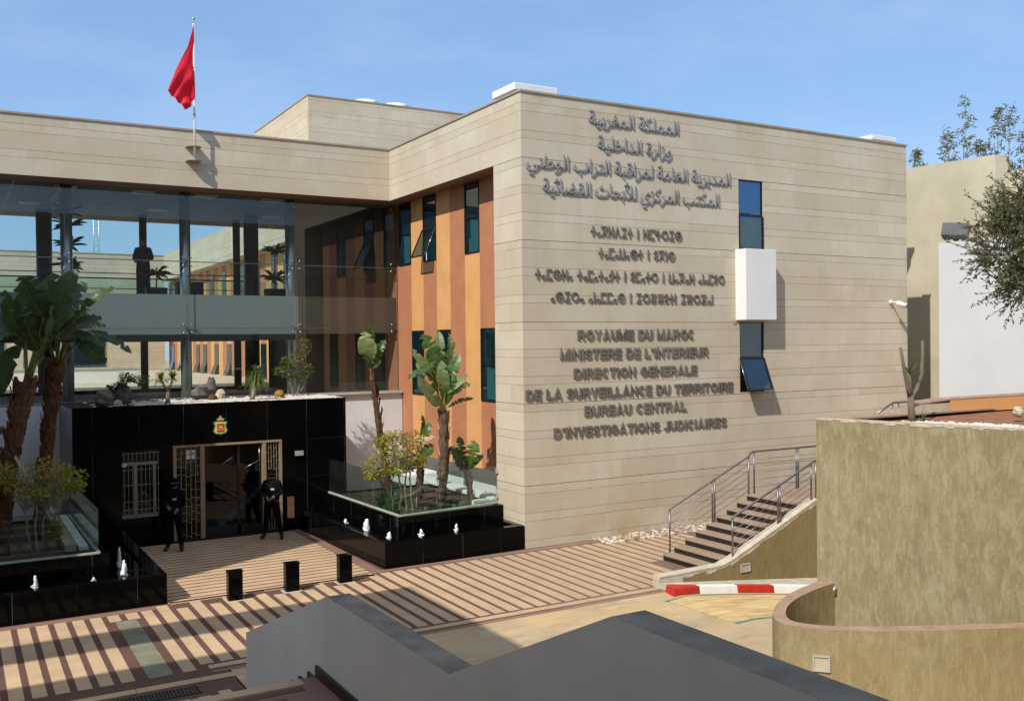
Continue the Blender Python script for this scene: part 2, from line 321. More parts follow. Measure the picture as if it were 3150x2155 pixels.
M['dry_leaf'] = mat_leaf('dry leaf', (0.50, 0.40, 0.27), (0.66, 0.56, 0.42), 0.3, 0.7, 6.0)
M['cactus_gold'] = mat_plain('golden spines', (0.36, 0.20, 0.035), 0.8, var=0.4, scale=25, bump=0.8, bscale=50)
M['cactus_brown'] = mat_plain('brown spines', (0.13, 0.06, 0.03), 0.9, var=0.4, scale=25, bump=0.8, bscale=50)
M['cloth_black'] = mat_plain('black uniform cloth', (0.006, 0.006, 0.007), 0.95, spec=0.08, var=0.3, scale=9)
M['cloth_navy'] = mat_plain('dark navy cloth', (0.008, 0.010, 0.015), 0.95, spec=0.08, var=0.3, scale=9)
M['skin'] = mat_plain('skin', (0.24, 0.135, 0.09), 0.55)
M['boot'] = mat_plain('black boot', (0.010, 0.009, 0.009), 0.4)
M['hair'] = mat_plain('black hair', (0.010, 0.008, 0.007), 0.6)
M['gun'] = mat_plain('gun metal', (0.02, 0.02, 0.022), 0.35, 0.6)
M['badge'] = mat_plain('pale badge', (0.45, 0.47, 0.5), 0.6)
M['lamp_frame'] = mat_plain('silver lamp frame', (0.55, 0.55, 0.54), 0.35, 0.4)
M['lamp_glass'] = mat_plain('frosted lamp glass', (0.46, 0.42, 0.30), 0.25)
M['flood'] = mat_plain('dark grey floodlight', (0.10, 0.105, 0.11), 0.45, 0.3)
M['grate'] = mat_plain('drain grate iron', (0.10, 0.095, 0.075), 0.5, 0.5)
M['pot'] = mat_plain('dark planter pot', (0.02, 0.022, 0.026), 0.5)
M['bgstone'] = mat_plain('buff render', (0.50, 0.455, 0.34), 0.85, var=0.12, scale=0.8, bump=0.15, bscale=8)
M['roof'] = mat_plain('grey roof', (0.25, 0.24, 0.22), 0.9)

# ------------------------------------------------------------------ helpers
ORG = {}
def org(o): return ORG.get(o.name, Vector((0, 0, 0))) if o else Vector((0, 0, 0))
def tag(o, label=None, cat=None, group=None, kind=None):
    if label: o['label'] = label
    if cat: o['category'] = cat
    if group: o['group'] = group
    if kind: o['kind'] = kind
    return o
def thing(name, loc, label, cat, group=None):
    o = bpy.data.objects.new(name, None); COL.objects.link(o); o.location = loc; o.empty_display_size = 0.2
    ORG[o.name] = Vector(loc); return tag(o, label, cat, group)
class MB:
    def __init__(s): s.v = []; s.f = []; s.mi = []; s.mats = []; s.cur = 0; s.smooth = []; s.sm = False
    def mat(s, m):
        if m not in s.mats: s.mats.append(m)
        s.cur = s.mats.index(m); return s
    def face(s, pts):
        k = len(s.v); s.v += [tuple(p) for p in pts]; s.f.append(tuple(range(k, k + len(pts)))); s.mi.append(s.cur); s.smooth.append(s.sm)
    def add(s, verts, faces):
        k = len(s.v); s.v += [tuple(p) for p in verts]
        for f in faces: s.f.append(tuple(i + k for i in f)); s.mi.append(s.cur); s.smooth.append(s.sm)
    def box(s, a, b, rot=0.0, c=None):
        x0, y0, z0 = [min(p, q) for p, q in zip(a, b)]; x1, y1, z1 = [max(p, q) for p, q in zip(a, b)]
        V = [(x0, y0, z0), (x1, y0, z0), (x1, y1, z0), (x0, y1, z0), (x0, y0, z1), (x1, y0, z1), (x1, y1, z1), (x0, y1, z1)]
        if rot:
            c = c or ((x0 + x1) / 2, (y0 + y1) / 2); cs, sn = math.cos(rot), math.sin(rot)
            V = [(c[0] + (x - c[0]) * cs - (y - c[1]) * sn, c[1] + (x - c[0]) * sn + (y - c[1]) * cs, z) for x, y, z in V]
        s.add(V, [(0, 3, 2, 1), (4, 5, 6, 7), (0, 1, 5, 4), (1, 2, 6, 5), (2, 3, 7, 6), (3, 0, 4, 7)]); return s
    def obox(s, p, ax, ay, az):
        """box from corner p along three edge vectors"""
        p, ax, ay, az = map(Vector, (p, ax, ay, az))
        V = [p, p + ax, p + ax + ay, p + ay]; V += [v + az for v in V]
        s.add(V, [(0, 3, 2, 1), (4, 5, 6, 7), (0, 1, 5, 4), (1, 2, 6, 5), (2, 3, 7, 6), (3, 0, 4, 7)]); return s
    def prism(s, poly, z0, z1):
        """vertical prism; z1 a number or list per vertex"""
        n = len(poly); t = z1 if hasattr(z1, '__len__') else [z1] * n; b = z0 if hasattr(z0, '__len__') else [z0] * n
        V = [(p[0], p[1], b[i]) for i, p in enumerate(poly)] + [(p[0], p[1], t[i]) for i, p in enumerate(poly)]
        s.add(V, [tuple(reversed(range(n))), tuple(range(n, 2 * n))] + [(i, (i + 1) % n, n + (i + 1) % n, n + i) for i in range(n)]); return s
    def extr(s, poly, d):
        """planar polygon of 3-D points extruded along vector d"""
        n = len(poly); d = Vector(d); V = [Vector(p) for p in poly]; V += [v + d for v in V]
        s.add(V, [tuple(reversed(range(n))), tuple(range(n, 2 * n))] + [(i, (i + 1) % n, n + (i + 1) % n, n + i) for i in range(n)]); return s
    def tube(s, pts, r, n=8, cap=True):
        pts = [Vector(p) for p in pts]; rs = r if hasattr(r, '__len__') else [r] * len(pts)
        rings = []; up = None
        for i, p in enumerate(pts):
            d = (pts[min(i + 1, len(pts) - 1)] - pts[max(i - 1, 0)]).normalized()
            if up is None: up = Vector((0, 0, 1)) if abs(d.z) < 0.9 else Vector((1, 0, 0))
            a = d.cross(up).normalized(); b = a.cross(d).normalized(); up = b
            rings.append([p + (a * math.cos(t) + b * math.sin(t)) * rs[i] for t in [2 * math.pi * k / n for k in range(n)]])
        V = [v for rg in rings for v in rg]; F = []
        for i in range(len(pts) - 1):
            for k in range(n): F.append((i * n + k, i * n + (k + 1) % n, (i + 1) * n + (k + 1) % n, (i + 1) * n + k))
        if cap: F += [tuple(reversed(range(n))), tuple(range((len(pts) - 1) * n, len(pts) * n))]
        sm = s.sm; s.sm = True; s.add(V, F); s.sm = sm; return s
    def ball(s, c, r, n=10, m=7, jit=0.0):
        rx, ry, rz = r if hasattr(r, '__len__') else (r, r, r); V = [(c[0], c[1], c[2] + rz)]; F = []
        for i in range(1, m):
            t = math.pi * i / m
            for k in range(n):
                p = 2 * math.pi * k / n; q = 1 + random.uniform(-jit, jit)
                V.append((c[0] + rx * q * math.sin(t) * math.cos(p), c[1] + ry * q * math.sin(t) * math.sin(p), c[2] + rz * q * math.cos(t)))
        V.append((c[0], c[1], c[2] - rz)); L = len(V) - 1
        for k in range(n): F.append((0, 1 + k, 1 + (k + 1) % n)); F.append((L, 1 + (m - 2) * n + (k + 1) % n, 1 + (m - 2) * n + k))
        for i in range(m - 2):
            for k in range(n): F.append((1 + i * n + k, 1 + (i + 1) * n + k, 1 + (i + 1) * n + (k + 1) % n, 1 + i * n + (k + 1) % n))
        sm = s.sm; s.sm = jit < 0.08; s.add(V, F); s.sm = sm; return s
    def build(s, name, mat=None, parent=None, bevel=0.0):
        me = bpy.data.meshes.new(name); o_ = org(parent)
        me.from_pydata([(x - o_.x, y - o_.y, z - o_.z) for x, y, z in s.v], [], s.f)
        mats = s.mats or [mat]
        for m in mats: me.materials.append(m)
        if s.mats:
            for p, i in zip(me.polygons, s.mi): p.material_index = i
        for p, q in zip(me.polygons, s.smooth): p.use_smooth = q
        me.update()
        o = bpy.data.objects.new(name, me); COL.objects.link(o)
        if parent: o.parent = parent; ORG[o.name] = o_.copy()
        else: ORG[o.name] = Vector((0, 0, 0))
        if bevel:
            bv = o.modifiers.new('bevel', 'BEVEL'); bv.width = bevel; bv.segments = 2; bv.limit_method = 'ANGLE'
        return o
def box(name, a, b, m, parent=None, bevel=0.0): return MB().box(a, b).build(name, m, parent, bevel)
def copy_tree(o, loc=None, rot=None, label=None, parent=None):
    c = o.copy(); COL.objects.link(c); c.parent = parent
    if loc is not None: c.location = loc
    if rot is not None: c.rotation_euler[2] = rot
    if label: c['label'] = label
    for ch in list(o.children): copy_tree(ch, parent=c)
    return c
def wall_x(mb, x, ys, zs, hole, face_neg=True):
    """grid of quads on the plane x; hole(i,j) leaves a cell open; mat picked by the caller"""
    for i in range(len(ys) - 1):
        for j in range(len(zs) - 1):
            m = hole(i, j)
            if m is None: continue
            mb.mat(m); y0, y1, z0, z1 = ys[i], ys[i + 1], zs[j], zs[j + 1]
            mb.face([(x, y1, z0), (x, y0, z0), (x, y0, z1), (x, y1, z1)])
# ------------------------------------------------------------------ ground
def ramp_z(x, y): return -0.11 * max(0.0, x - 0.4) if y < -4.6 else 0.0
o = MB().box((-400, -400, -1.6), (400, 400, -1.5)).build('ground', M['concrete']); tag(o, kind='structure')
mb = MB().mat(M['paver_dark'])
mb.box((-40, -4.9, -1.0), (0.38, 9.0, 0.0)); mb.box((0.38, -4.44, -1.0), (14.0, 9.0, 0.0)); mb.box((-40, -9.8, -1.0), (-8.26, -4.9, 0.0))
lz0, lz1 = 0.0, 0.006
def strip(x0, x1, y0, y1, m='paver_light', z=lz1): mb.mat(M[m]); mb.box((x0, y0, -0.05), (x1, y1, z))
# west court: long tan bars between maroon joints
x = -10.947
while x > -16: x -= 0.295
while x < -8.6:
    xa, xb = x, x + 0.195
    if not (xb > -9.55 and xa < -8.90): strip(xa, xb, -4.66, -0.77)
    x += 0.295
for xa, xb in ((-9.473, -9.273), (-9.163, -8.949)): strip(xa, xb, -1.22, -0.77)
strip(-9.39, -9.03, -4.68, -1.27, 'green_slab', 0.008)
# middle and east court
x = -8.58; k = 0
while x < 4.4:
    top = (-0.56 if k % 2 == 0 else -0.92) if x < -4.3 else -0.40
    if x > 1.9: top = -0.62
    w = 0.205 if x < -4.1 else 0.215
    bot = -4.44 if x < 1.6 else -2.74
    # bars are laid in lengths: a few short joints
    yb = bot
    while yb < top - 0.05:
        yt = min(top, yb + random.choice((1.3, 1.9, 2.6)))
        strip(x, x + w, yb, yt - 0.006); yb = yt
    x += 0.31; k += 1
strip(-8.3, -4.06, -0.545, -0.40); strip(-8.5, 1.2, -4.70, -4.53); strip(-8.5, 1.1, -4.90, -4.80, 'paver_mid')
x = -16
while x < -8.35: strip(x, x + 0.9, -5.22, -5.03, 'paver_light'); x += 0.91
x = -16; 
while x < -8.35:
    strip(x, x + 0.17, -6.6, -5.85 if x > -9.4 and x < -8.7 else -5.75); x += 0.295
# forecourt: fine tan courses across, maroon margin down both sides
y = 5.3
while y > -0.30:
    strip(-8.32, -4.07, y - 0.205, y); y -= 0.2795
strip(-4.05, -3.80, -0.35, 5.4, 'paver_mid'); strip(-3.80, 2.0, -0.30, -0.14, 'paver_mid'); strip(-16, -8.36, -0.76, -0.52, 'paver_mid', 0.004)
tag(mb.build('plaza_paving'), kind='structure')
# drive of stained concrete that falls away to the east
mb = MB().mat(M['concrete']); nx = [-8.24, -4, -2, 0.4, 2, 4, 6, 9, 14]; ny = [-40, -14, -9.3, -6.5, -4.905]
for i in range(len(nx) - 1):
    for j in range(len(ny) - 1):
        mb.face([(a, b, ramp_z(a, b) + 0.002) for a, b in ((nx[i], ny[j]), (nx[i + 1], ny[j]), (nx[i + 1], ny[j + 1]), (nx[i], ny[j + 1]))])
tag(mb.build('driveway'), kind='structure')
mb = MB().mat(M['yellow'])
def dz(x, y, e): return (x, y, ramp_z(x, y) + e)
mb.face([dz(-0.12, -5.52, .007), dz(-0.04, -7.15, .007), dz(0.4, -7.2, .007), dz(0.4, -5.36, .007)]); mb.face([dz(0.4, -7.2, .007), dz(6, -7.9, .007), dz(6, -5.75, .007), dz(2.6, -5.52, .007), dz(0.4, -5.36, .007)])
tag(mb.build('driveway_wash'), kind='structure')
mb = MB().mat(M['green_line']); L = [(-0.17, -5.45), (0.4, -5.36), (0.87, -5.32), (1.79, -5.40), (2.62, -5.52), (5, -5.8)]
for (a, b), (c, d) in zip(L, L[1:]): mb.face([dz(a, b - .06, .011), dz(c, d - .06, .011), dz(c, d, .011), dz(a, b, .011)])
mb.face([dz(-.04, -7.29, .011), dz(0.4, -7.25, .011), dz(0.4, -7.17, .011), dz(-.04, -7.20, .011)]); mb.face([dz(.4, -7.25, .011), dz(2.4, -7.05, .011), dz(2.4, -6.96, .011), dz(.4, -7.17, .011)])
tag(mb.build('road_marking'), kind='structure')
o = MB().box((-60, 8.95, 0.0), (0.9, 60, 3.40)).build('upper_courtyard', M['bgstone']); tag(o, kind='structure')

# ------------------------------------------------------------------ main stone block
T = 11.0; ZA = 9.434
blk = thing('office_block', (7, 0, 0), 'large windowless limestone office block carrying the raised lettering', 'building')
mb = MB().mat(M['stone'])
xs = [0, 7.01, 7.93, 14.106]; zs = [-0.9, 3.52, 5.475, 7.50, 9.425, T]
for i in range(3):
    for j in range(5):
        if i == 1 and j in (1, 3): continue
        mb.face([(xs[i], 0, zs[j]), (xs[i + 1], 0, zs[j]), (xs[i + 1], 0, zs[j + 1]), (xs[i], 0, zs[j + 1])])
for z0, z1 in ((3.52, 5.475), (7.50, 9.425)):           # reveals
    mb.face([(7.01, 0, z0), (7.01, .12, z0), (7.01, .12, z1), (7.01, 0, z1)]); mb.face([(7.93, 0, z1), (7.93, .12, z1), (7.93, .12, z0), (7.93, 0, z0)])
    mb.face([(7.01, 0, z1), (7.01, .12, z1), (7.93, .12, z1), (7.93, 0, z1)]); mb.face([(7.01, 0, z0), (7.93, 0, z0), (7.93, .12, z0), (7.01, .12, z0)])
mb.face([(0, 1.37, -.9), (0, 0, -.9), (0, 0, ZA), (0, 1.37, ZA)]); mb.face([(0.62, 1.37, -.9), (0, 1.37, -.9), (0, 1.37, ZA), (0.62, 1.37, ZA)])
mb.face([(0, 8.014, ZA), (0, 0, ZA), (0, 0, T), (0, 8.014, T)])
mb.face([(14.106, 0, -.9), (14.106, 16, -.9), (14.106, 16, T), (14.106, 0, T)])
mb.build('stone_wall', None, blk)
mb = MB().mat(M['soffit']); mb.face([(0, 1.37, ZA), (0, 8.9, ZA), (0.62, 8.9, ZA), (0.62, 1.37, ZA)]); mb.build('soffit', None, blk)
mb = MB().mat(M['coping']); mb.box((-0.03, -0.03, T), (14.13, 0.32, T + 0.05)); mb.box((-0.03, 0.32, T), (0.32, 8.0, T + 0.05)); mb.build('parapet_coping', None, blk)
mb = MB().mat(M['roof']); mb.face([(0.3, 0.3, T - .3), (14.1, 0.3, T - .3), (14.1, 40, T - .3), (0.3, 40, T - .3)]); mb.build('roof', None, blk)
# striped flank set back under the stone fascia
YB = [8.9, 7.81, 6.93, 6.0, 5.10, 4.17, 3.29, 2.43, 1.37]; ZB = [1.53, 3.39, 5.37, 7.46, 9.42]
cols = ['terracotta', 'orange', 'terracotta', 'orange', 'terracotta', 'orange', 'terracotta', 'orange']
wins = [(0, 3), (2, 3), (5, 3), (1, 1), (3, 1), (6, 1)]
mb = MB()
for i in range(8):
    for j in range(4):
        if (i, j) in wins: continue
        y0, y1 = YB[i], YB[i + 1]
        if i == 0: y0 = 8.95
        mb.mat(M[cols[i]]); mb.face([(0.62, y0, ZB[j]), (0.62, y1, ZB[j]), (0.62, y1, ZB[j + 1]), (0.62, y0, ZB[j + 1])])
    mb.mat(M[cols[i]]); mb.face([(0.62, YB[i] if i else 8.95, 9.42), (0.62, YB[i + 1], 9.42), (0.62, YB[i + 1], ZA), (0.62, YB[i] if i else 8.95, ZA)])
mb.mat(M['lilac']); mb.face([(0.62, 8.95, 1.53), (0.62, 1.37, 1.53), (1.1, 1.37, 1.53), (1.1, 8.95, 1.53)][::-1])
mb.face([(1.1, 8.95, 0), (1.1, 1.37, 0), (1.1, 1.37, 1.53), (1.1, 8.95, 1.53)])
mb.build('striped_wall', None, blk)
def flank_window(i, j, opened=False):
    y0, y1 = (YB[i] - (0.03 if i else 0.2)), YB[i + 1] + 0.0; z0, z1 = ZB[j], ZB[j + 1]; zm = (z0 + z1) / 2
    f = MB().mat(M['dark']); t = 0.028; X = 0.625
    for a, b in (((X - .03, y0 - t, z0), (X + .06, y0, z1)), ((X - .03, y1, z0), (X + .06, y1 + t, z1)), ((X - .03, y1 + t, z0), (X + .06, y0 - t, z0 + t)), ((X - .03, y1 + t, z1 - t), (X + .06, y0 - t, z1)), ((X - .03, y1 + t, zm - t / 2), (X + .06, y0 - t, zm + t / 2))):
        f.box(a, b)
    w = f.build('window', None, blk)
    g = MB().mat(M['window']); g.face([(X, y0 - t, zm + t / 2), (X, y1 + t, zm + t / 2), (X, y1 + t, z1 - t), (X, y0 - t, z1 - t)])
    if not opened: g.face([(X, y0 - t, z0 + t), (X, y1 + t, z0 + t), (X, y1 + t, zm - t / 2), (X, y0 - t, zm - t / 2)])
    g.build('pane', None, w)
    b = MB().mat(M['teal']); ym = (y0 + y1) / 2
    if not opened:
        b.face([(X - .004, ym + .1, z0 + .06), (X - .004, y1 + .05, z0 + .06), (X - .004, y1 + .05, zm - .12), (X - .004, ym + .1, zm - .05)]); b.build('blind', None, w)
    else:
        b.box((X + .1, y1, z0), (X + .12, y0, zm)); b.build('blind', None, w)
        zt = zm - .02; L = zm - z0 - .03; an = R(24); dx, dzv = -math.sin(an) * L, -math.cos(an) * L
        s = MB().mat(M['dark']); th = Vector((-.03 * math.cos(an), 0, .03 * math.sin(an)))
        def P(y, k): return Vector((X - .035 + dx * k, y, zt + dzv * k))
        for (ya, yb, k0, k1) in ((y0, y0 - .04, 0, 1), (y1 + .04, y1, 0, 1), (y0 - .04, y1 + .04, 0, .04), (y0 - .04, y1 + .04, .96, 1)):
            s.extr([P(ya, k0), P(yb, k0), P(yb, k1), P(ya, k1)], th)
        sa = s.build('open_sash', None, w)
        s = MB().mat(M['glass_dark']); s.face([P(y0 - .04, .04), P(y1 + .04, .04), P(y1 + .04, .96), P(y0 - .04, .96)]); s.build('pane', None, w)
        MB().mat(M['steel']).tube([P(y1, 0.03), P(y1, .97)], .012, 5).build('stay', None, w)
M['glass_dark'] = mat_glass('tinted sash glass', (0.22, 0.34, 0.35), 1.6, 0.0, 0.03)
for i, j in wins: flank_window(i, j, (i, j) == (2, 3))
# facade windows
def front_window(z0, z1, m, opened):
    X0, X1, Y = 7.01, 7.93, 0.05; t = .03; zm = (z0 + z1) / 2; f = MB().mat(M['dark'])
    for a, b in (((X0, Y - .03, z0), (X0 + t, Y + .06, z1)), ((X1 - t, Y - .03, z0), (X1, Y + .06, z1)), ((X0 + t, Y - .03, z1 - t), (X1 - t, Y + .06, z1)), ((X0 + t, Y - .03, z0), (X1 - t, Y + .06, z0 + t)), ((X0 + t, Y - .03, zm - .02), (X1 - t, Y + .06, zm + .02))): f.box(a, b)
    w = f.build('window', None, blk); g = MB().mat(M[m])
    g.face([(X0 + t, Y, zm + .02), (X1 - t, Y, zm + .02), (X1 - t, Y, z1 - t), (X0 + t, Y, z1 - t)])
    an = R(21) if opened else R(0.6); L = zm - z0 - .02
    g.build('pane', None, w)
    s = MB(); Pp = lambda x, k: Vector((x, Y - .04 - math.sin(an) * L * k, zm - .02 - math.cos(an) * L * k)); th = Vector((0, -.03 * math.cos(an), .03 * math.sin(an)))
    s.mat(M['dark'])
    for xa, xb, k0, k1 in ((X0, X0 + .035, 0, 1), (X1 - .035, X1, 0, 1), (X0 + .035, X1 - .035, 0, .035), (X0 + .035, X1 - .035, .965, 1)): s.extr([Pp(xa, k0), Pp(xa, k1), Pp(xb, k1), Pp(xb, k0)], th)
    s.build('open_sash', None, w)
    s = MB().mat(M[m]); s.face([Pp(X0 + .035, .035), Pp(X0 + .035, .965), Pp(X1 - .035, .965), Pp(X1 - .035, .035)][::-1]); s.build('pane', None, w)
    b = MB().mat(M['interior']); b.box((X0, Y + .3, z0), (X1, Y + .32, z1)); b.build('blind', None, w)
    if opened: MB().mat(M['steel']).tube([Pp(X0, .03) + Vector((-.012, 0, 0)), Pp(X0, .98) + Vector((-.012, 0, 0))], .012, 5).build('stay', None, w)
front_window(7.50, 9.425, 'window_blue', False); front_window(3.52, 5.475, 'window', True)
o = MB().mat(M['white']).box((6.87, -0.405, 5.525), (8.02, 0.02, 7.475)).build('bay_box', None, blk, 0.012)

# upper block behind, roof gear
ub = thing('rooftop_block', (6, 23, 11), 'pale limestone block rising behind the roofline with two round vents on top', 'building')
mb = MB().mat(M['stone']); mb.box((1.06, 19.0, 10.0), (16.0, 27.1, 15.34)); mb.build('stone_wall', None, ub)
MB().mat(M['coping']).box((1.03, 18.97, 15.34), (16.03, 27.13, 15.39)).build('parapet_coping', None, ub)
for i, (xx, yy) in enumerate(((5.85, 24.6), (7.45, 24.6))):
    t = thing('roof_vent', (xx, yy, 15.39), ('round white roof vent nearer the left corner of the rear block' if i == 0 else 'round white roof vent on the right of its twin, nearer the lettered block'), 'vent', 'white vents on the rear roof')
    m_ = MB().mat(M['white']); m_.tube([(xx, yy, 15.39), (xx, yy, 16.5), (xx, yy, 16.85)], [.50, .52, .66], 24); m_.build('drum', None, t)
    m_ = MB().mat(M['bgstone']); m_.box((xx - .75, yy - .75, 15.392), (xx + .75, yy + .75, 16.15)); m_.build('base', None, t)
    MB().mat(M['steel_dark']).tube([(xx + .82, yy, 15.4), (xx + .82, yy, 16.9)], .02, 5).build('rod', None, t)
def hatch(a, b, label):
    t = thing('roof_slab', ((a[0] + b[0]) / 2, (a[1] + b[1]) / 2, a[2]), label, 'roof hatch', 'white slabs on the roof edge')
    MB().box(a, b).build('slab', M['white'], t, 0.02); MB().box((a[0] + .1, a[1] + .1, a[2] - .35), (b[0] - .12, b[1] - .1, a[2])).build('kerb', M['white'], t)
hatch((0.42, 1.0, 11.33), (1.72, 2.15, 11.52), 'white slab cap on the roof corner above the lettering'); hatch((14.1 - .1, 1.2, 11.44), (15.3 - .1, 2.6, 11.6), 'small white slab at the far right end of the roof')

# ------------------------------------------------------------------ glass link
lk = thing('glass_link', (-6, 9, 3.4), 'two storey glazed link building with steel columns below a stone roof band', 'building')
XL = -18.0
mb = MB().mat(M['stone'])
mb.face([(XL, 8.014, ZA), (0, 8.014, ZA), (0, 8.014, T), (XL, 8.014, T)]); mb.face([(XL, 16.8, ZA), (XL, 16.8, T), (0, 16.8, T), (0, 16.8, ZA)])
mb.build('roof_fascia', None, lk)
MB().mat(M['coping']).box((XL, 7.985, T), (-0.035, 8.33, T + .05)).build('parapet_coping', None, lk)
MB().mat(M['roof']).box((XL, 8.1, T - .35), (0.3, 16.7, T - .3)).build('roof', None, lk)
mb = MB().mat(M['soffit']); mb.face([(XL, 8.014, ZA), (XL, 8.86, ZA), (0.0, 8.86, ZA), (0.0, 8.014, ZA)]); mb.build('soffit', None, lk)
mb = MB().mat(M['ceiling']); mb.face([(XL, 8.86, ZA), (XL, 16.8, ZA), (0.62, 16.8, ZA), (0.62, 8.86, ZA)])
mb.mat(M['steel_dark'])
for y in (10.2, 11.4, 12.6, 13.8, 15.0): mb.box((XL, y, ZA - .012), (-2.6, y + .03, ZA - .003))
x = -17.6
while x < -2.8: mb.box((x, 8.9, ZA - .010), (x + .022, 16.7, ZA - .004)); x += 1.2
mb.build('ceiling', None, lk)
for x, y in ((-7.05, 9.5), (-5.27, 9.5), (-9.1, 9.5), (-6.0, 13.2), (-2.25, 13.2), (-9.75, 13.2), (-3.3, 9.5)):
    f = MB().mat(M['louvre']).box((x - .3, y - .3, ZA - .03), (x + .3, y + .3, ZA - .012)).build('light_fitting', None, lk)
    m_ = MB().mat(M['steel_dark'])
    for k in range(4): m_.box((x - .3, y - .2 + k * .13, ZA - .036), (x + .3, y - .185 + k * .13, ZA - .031))
    for k in range(3): m_.box((x - .16 + k * .15, y - .3, ZA - .036), (x - .15 + k * .15, y + .3, ZA - .031))
    m_.build('louvre_blades', None, f)
MB().mat(M['slab']).box((XL, 9.02, 5.30), (-2.66, 16.8, 6.46)).build('floor_slab', None, lk)
MB().mat(M['end_slab']).box((-2.655, 9.02, 5.30), (0.61, 16.8, 6.46)).build('floor_slab', None, lk)
MB().mat(M['slab']).box((XL, 8.62, 3.40), (0.61, 8.96, 3.47)).build('sill', None, lk)
for x in (-12.3, -9.115, -5.96, -2.82):
    c = MB().mat(M['steel']); c.tube([(x, 9.22, 3.45), (x, 9.22, ZA)], .155, 20); col = c.build('front_column', None, lk)
    for z in (8.25, 4.6, 7.0): MB().mat(M['steel_dark']).tube([(x, 9.22, z), (x, 9.22, z + .012)], .157, 20).build('column_joint', None, col)
for x, y, r in ((-6.19, 14.9, .125), (-9.24, 14.9, .24), (-3.02, 14.9, .13), (-2.9, 13.4, .25), (-12.4, 14.9, .13)):
    MB().mat(M['steel_dark']).tube([(x, y, 3.42), (x, y, ZA)], r, 18).build('rear_column', None, lk)
jx = [-18.0, -15.3, -12.3, -9.19, -5.97, -2.75, 0.605]; jz = [3.47, 5.475, 7.41, ZA]
for i in range(6):
    for j in range(3):
        g = MB().mat(M['glass']); e = .012
        g.face([(jx[i] + e, 8.9, jz[j] + e), (jx[i + 1] - e, 8.9, jz[j] + e), (jx[i + 1] - e, 8.9, jz[j + 1] - e), (jx[i] + e, 8.9, jz[j + 1] - e)])
        g.build('glass_pane', None, lk)
for x in jx[1:]:
    for z in (9.19, 7.41, 5.475):
        m_ = MB().mat(M['steel']); xx = x - (0.10 if x > 0 else 0)
        for sx in (-1, 1):
            for sz in ((-1, 1) if z < 9 else (1,)):
                if x > 0 and sx > 0: continue
                m_.tube([(xx, 8.99, z), (xx + sx * .115, 8.94, z + sz * .115)], .012, 6); m_.tube([(xx + sx * .115, 8.955, z + sz * .115), (xx + sx * .115, 8.87, z + sz * .115)], .026, 10)
        m_.tube([(xx, 9.05, z), (xx, 8.97, z)], .03, 10); m_.build('spider_fitting', None, lk)
m_ = MB().mat(M['rail_steel'])
m_.box((XL, 8.915, 7.395), (0.6, 8.94, 7.42)); m_.box((XL, 8.915, 5.466), (0.6, 8.935, 5.484)); m_.build('transom', None, lk)
for x in jx[1:]: MB().mat(M['rail_steel']).box((x - .008, 8.892, 3.47), (x + .008, 8.908, ZA)).build('glazing_joint', None, lk)
m_ = MB().mat(M['dark']); m_.box((XL, 8.96, 5.12), (-2.7, 9.10, 5.296)); m_.build('head_channel', None, lk)
# rear glazing, balustrades, interior
for i in range(6):
    g = MB().mat(M['rearglass']); g.face([(jx[i] + .02, 16.6, 6.46), (jx[i + 1] - .02, 16.6, 6.46), (jx[i + 1] - .02, 16.6, ZA), (jx[i] + .02, 16.6, ZA)]); g.build('rear_pane', None, lk)
    g = MB().mat(M['greenglass']); g.face([(jx[i] + .02, 16.2, 6.5), (jx[i + 1] - .02, 16.2, 6.5), (jx[i + 1] - .02, 16.2, 7.35), (jx[i] + .02, 16.2, 7.35)]); g.build('balustrade_pane', None, lk)
m_ = MB().mat(M['steel_dark']); m_.tube([(XL, 16.2, 7.36), (-2.0, 16.2, 7.36)], .025, 8); m_.tube([(XL, 16.2, 7.0), (-2.0, 16.2, 7.0)], .015, 6); m_.tube([(XL, 9.35, 7.05), (0.4, 9.35, 7.05)], .015, 6); m_.build('handrail', None, lk)
m_ = MB().mat(M['steel_dark']); m_.box((XL, 14.75, 3.4), (-2.6, 14.95, 3.52)); m_.box((XL, 14.75, 5.12), (-2.6, 14.95, 5.3)); m_.build('rear_frame', None, lk)
m_ = MB().mat(M['terracotta']); m_.box((.62, 8.96, 3.4), (.8, 16.8, ZA)); m_.build('end_wall', None, lk)
m_ = MB().mat(M['interior']); m_.box((-2.45, 9.75, 3.4), (0.61, 9.85, 5.3)); m_.box((-2.45, 9.75, 6.46), (0.61, 9.85, ZA)); m_.box((-2.45, 9.85, 3.4), (-2.35, 13.0, 5.3)); m_.build('inner_wall', None, lk)
rw = MB().mat(M['lilac']).box((XL, 8.60, -.5), (0.60, 8.94, 3.40)).build('retaining_wall', None, lk)
MB().mat(M['pale_coping']).box((-9.0, 8.5, 3.405), (0.60, 8.6, 3.46)).build('wall_ledge', None, lk)
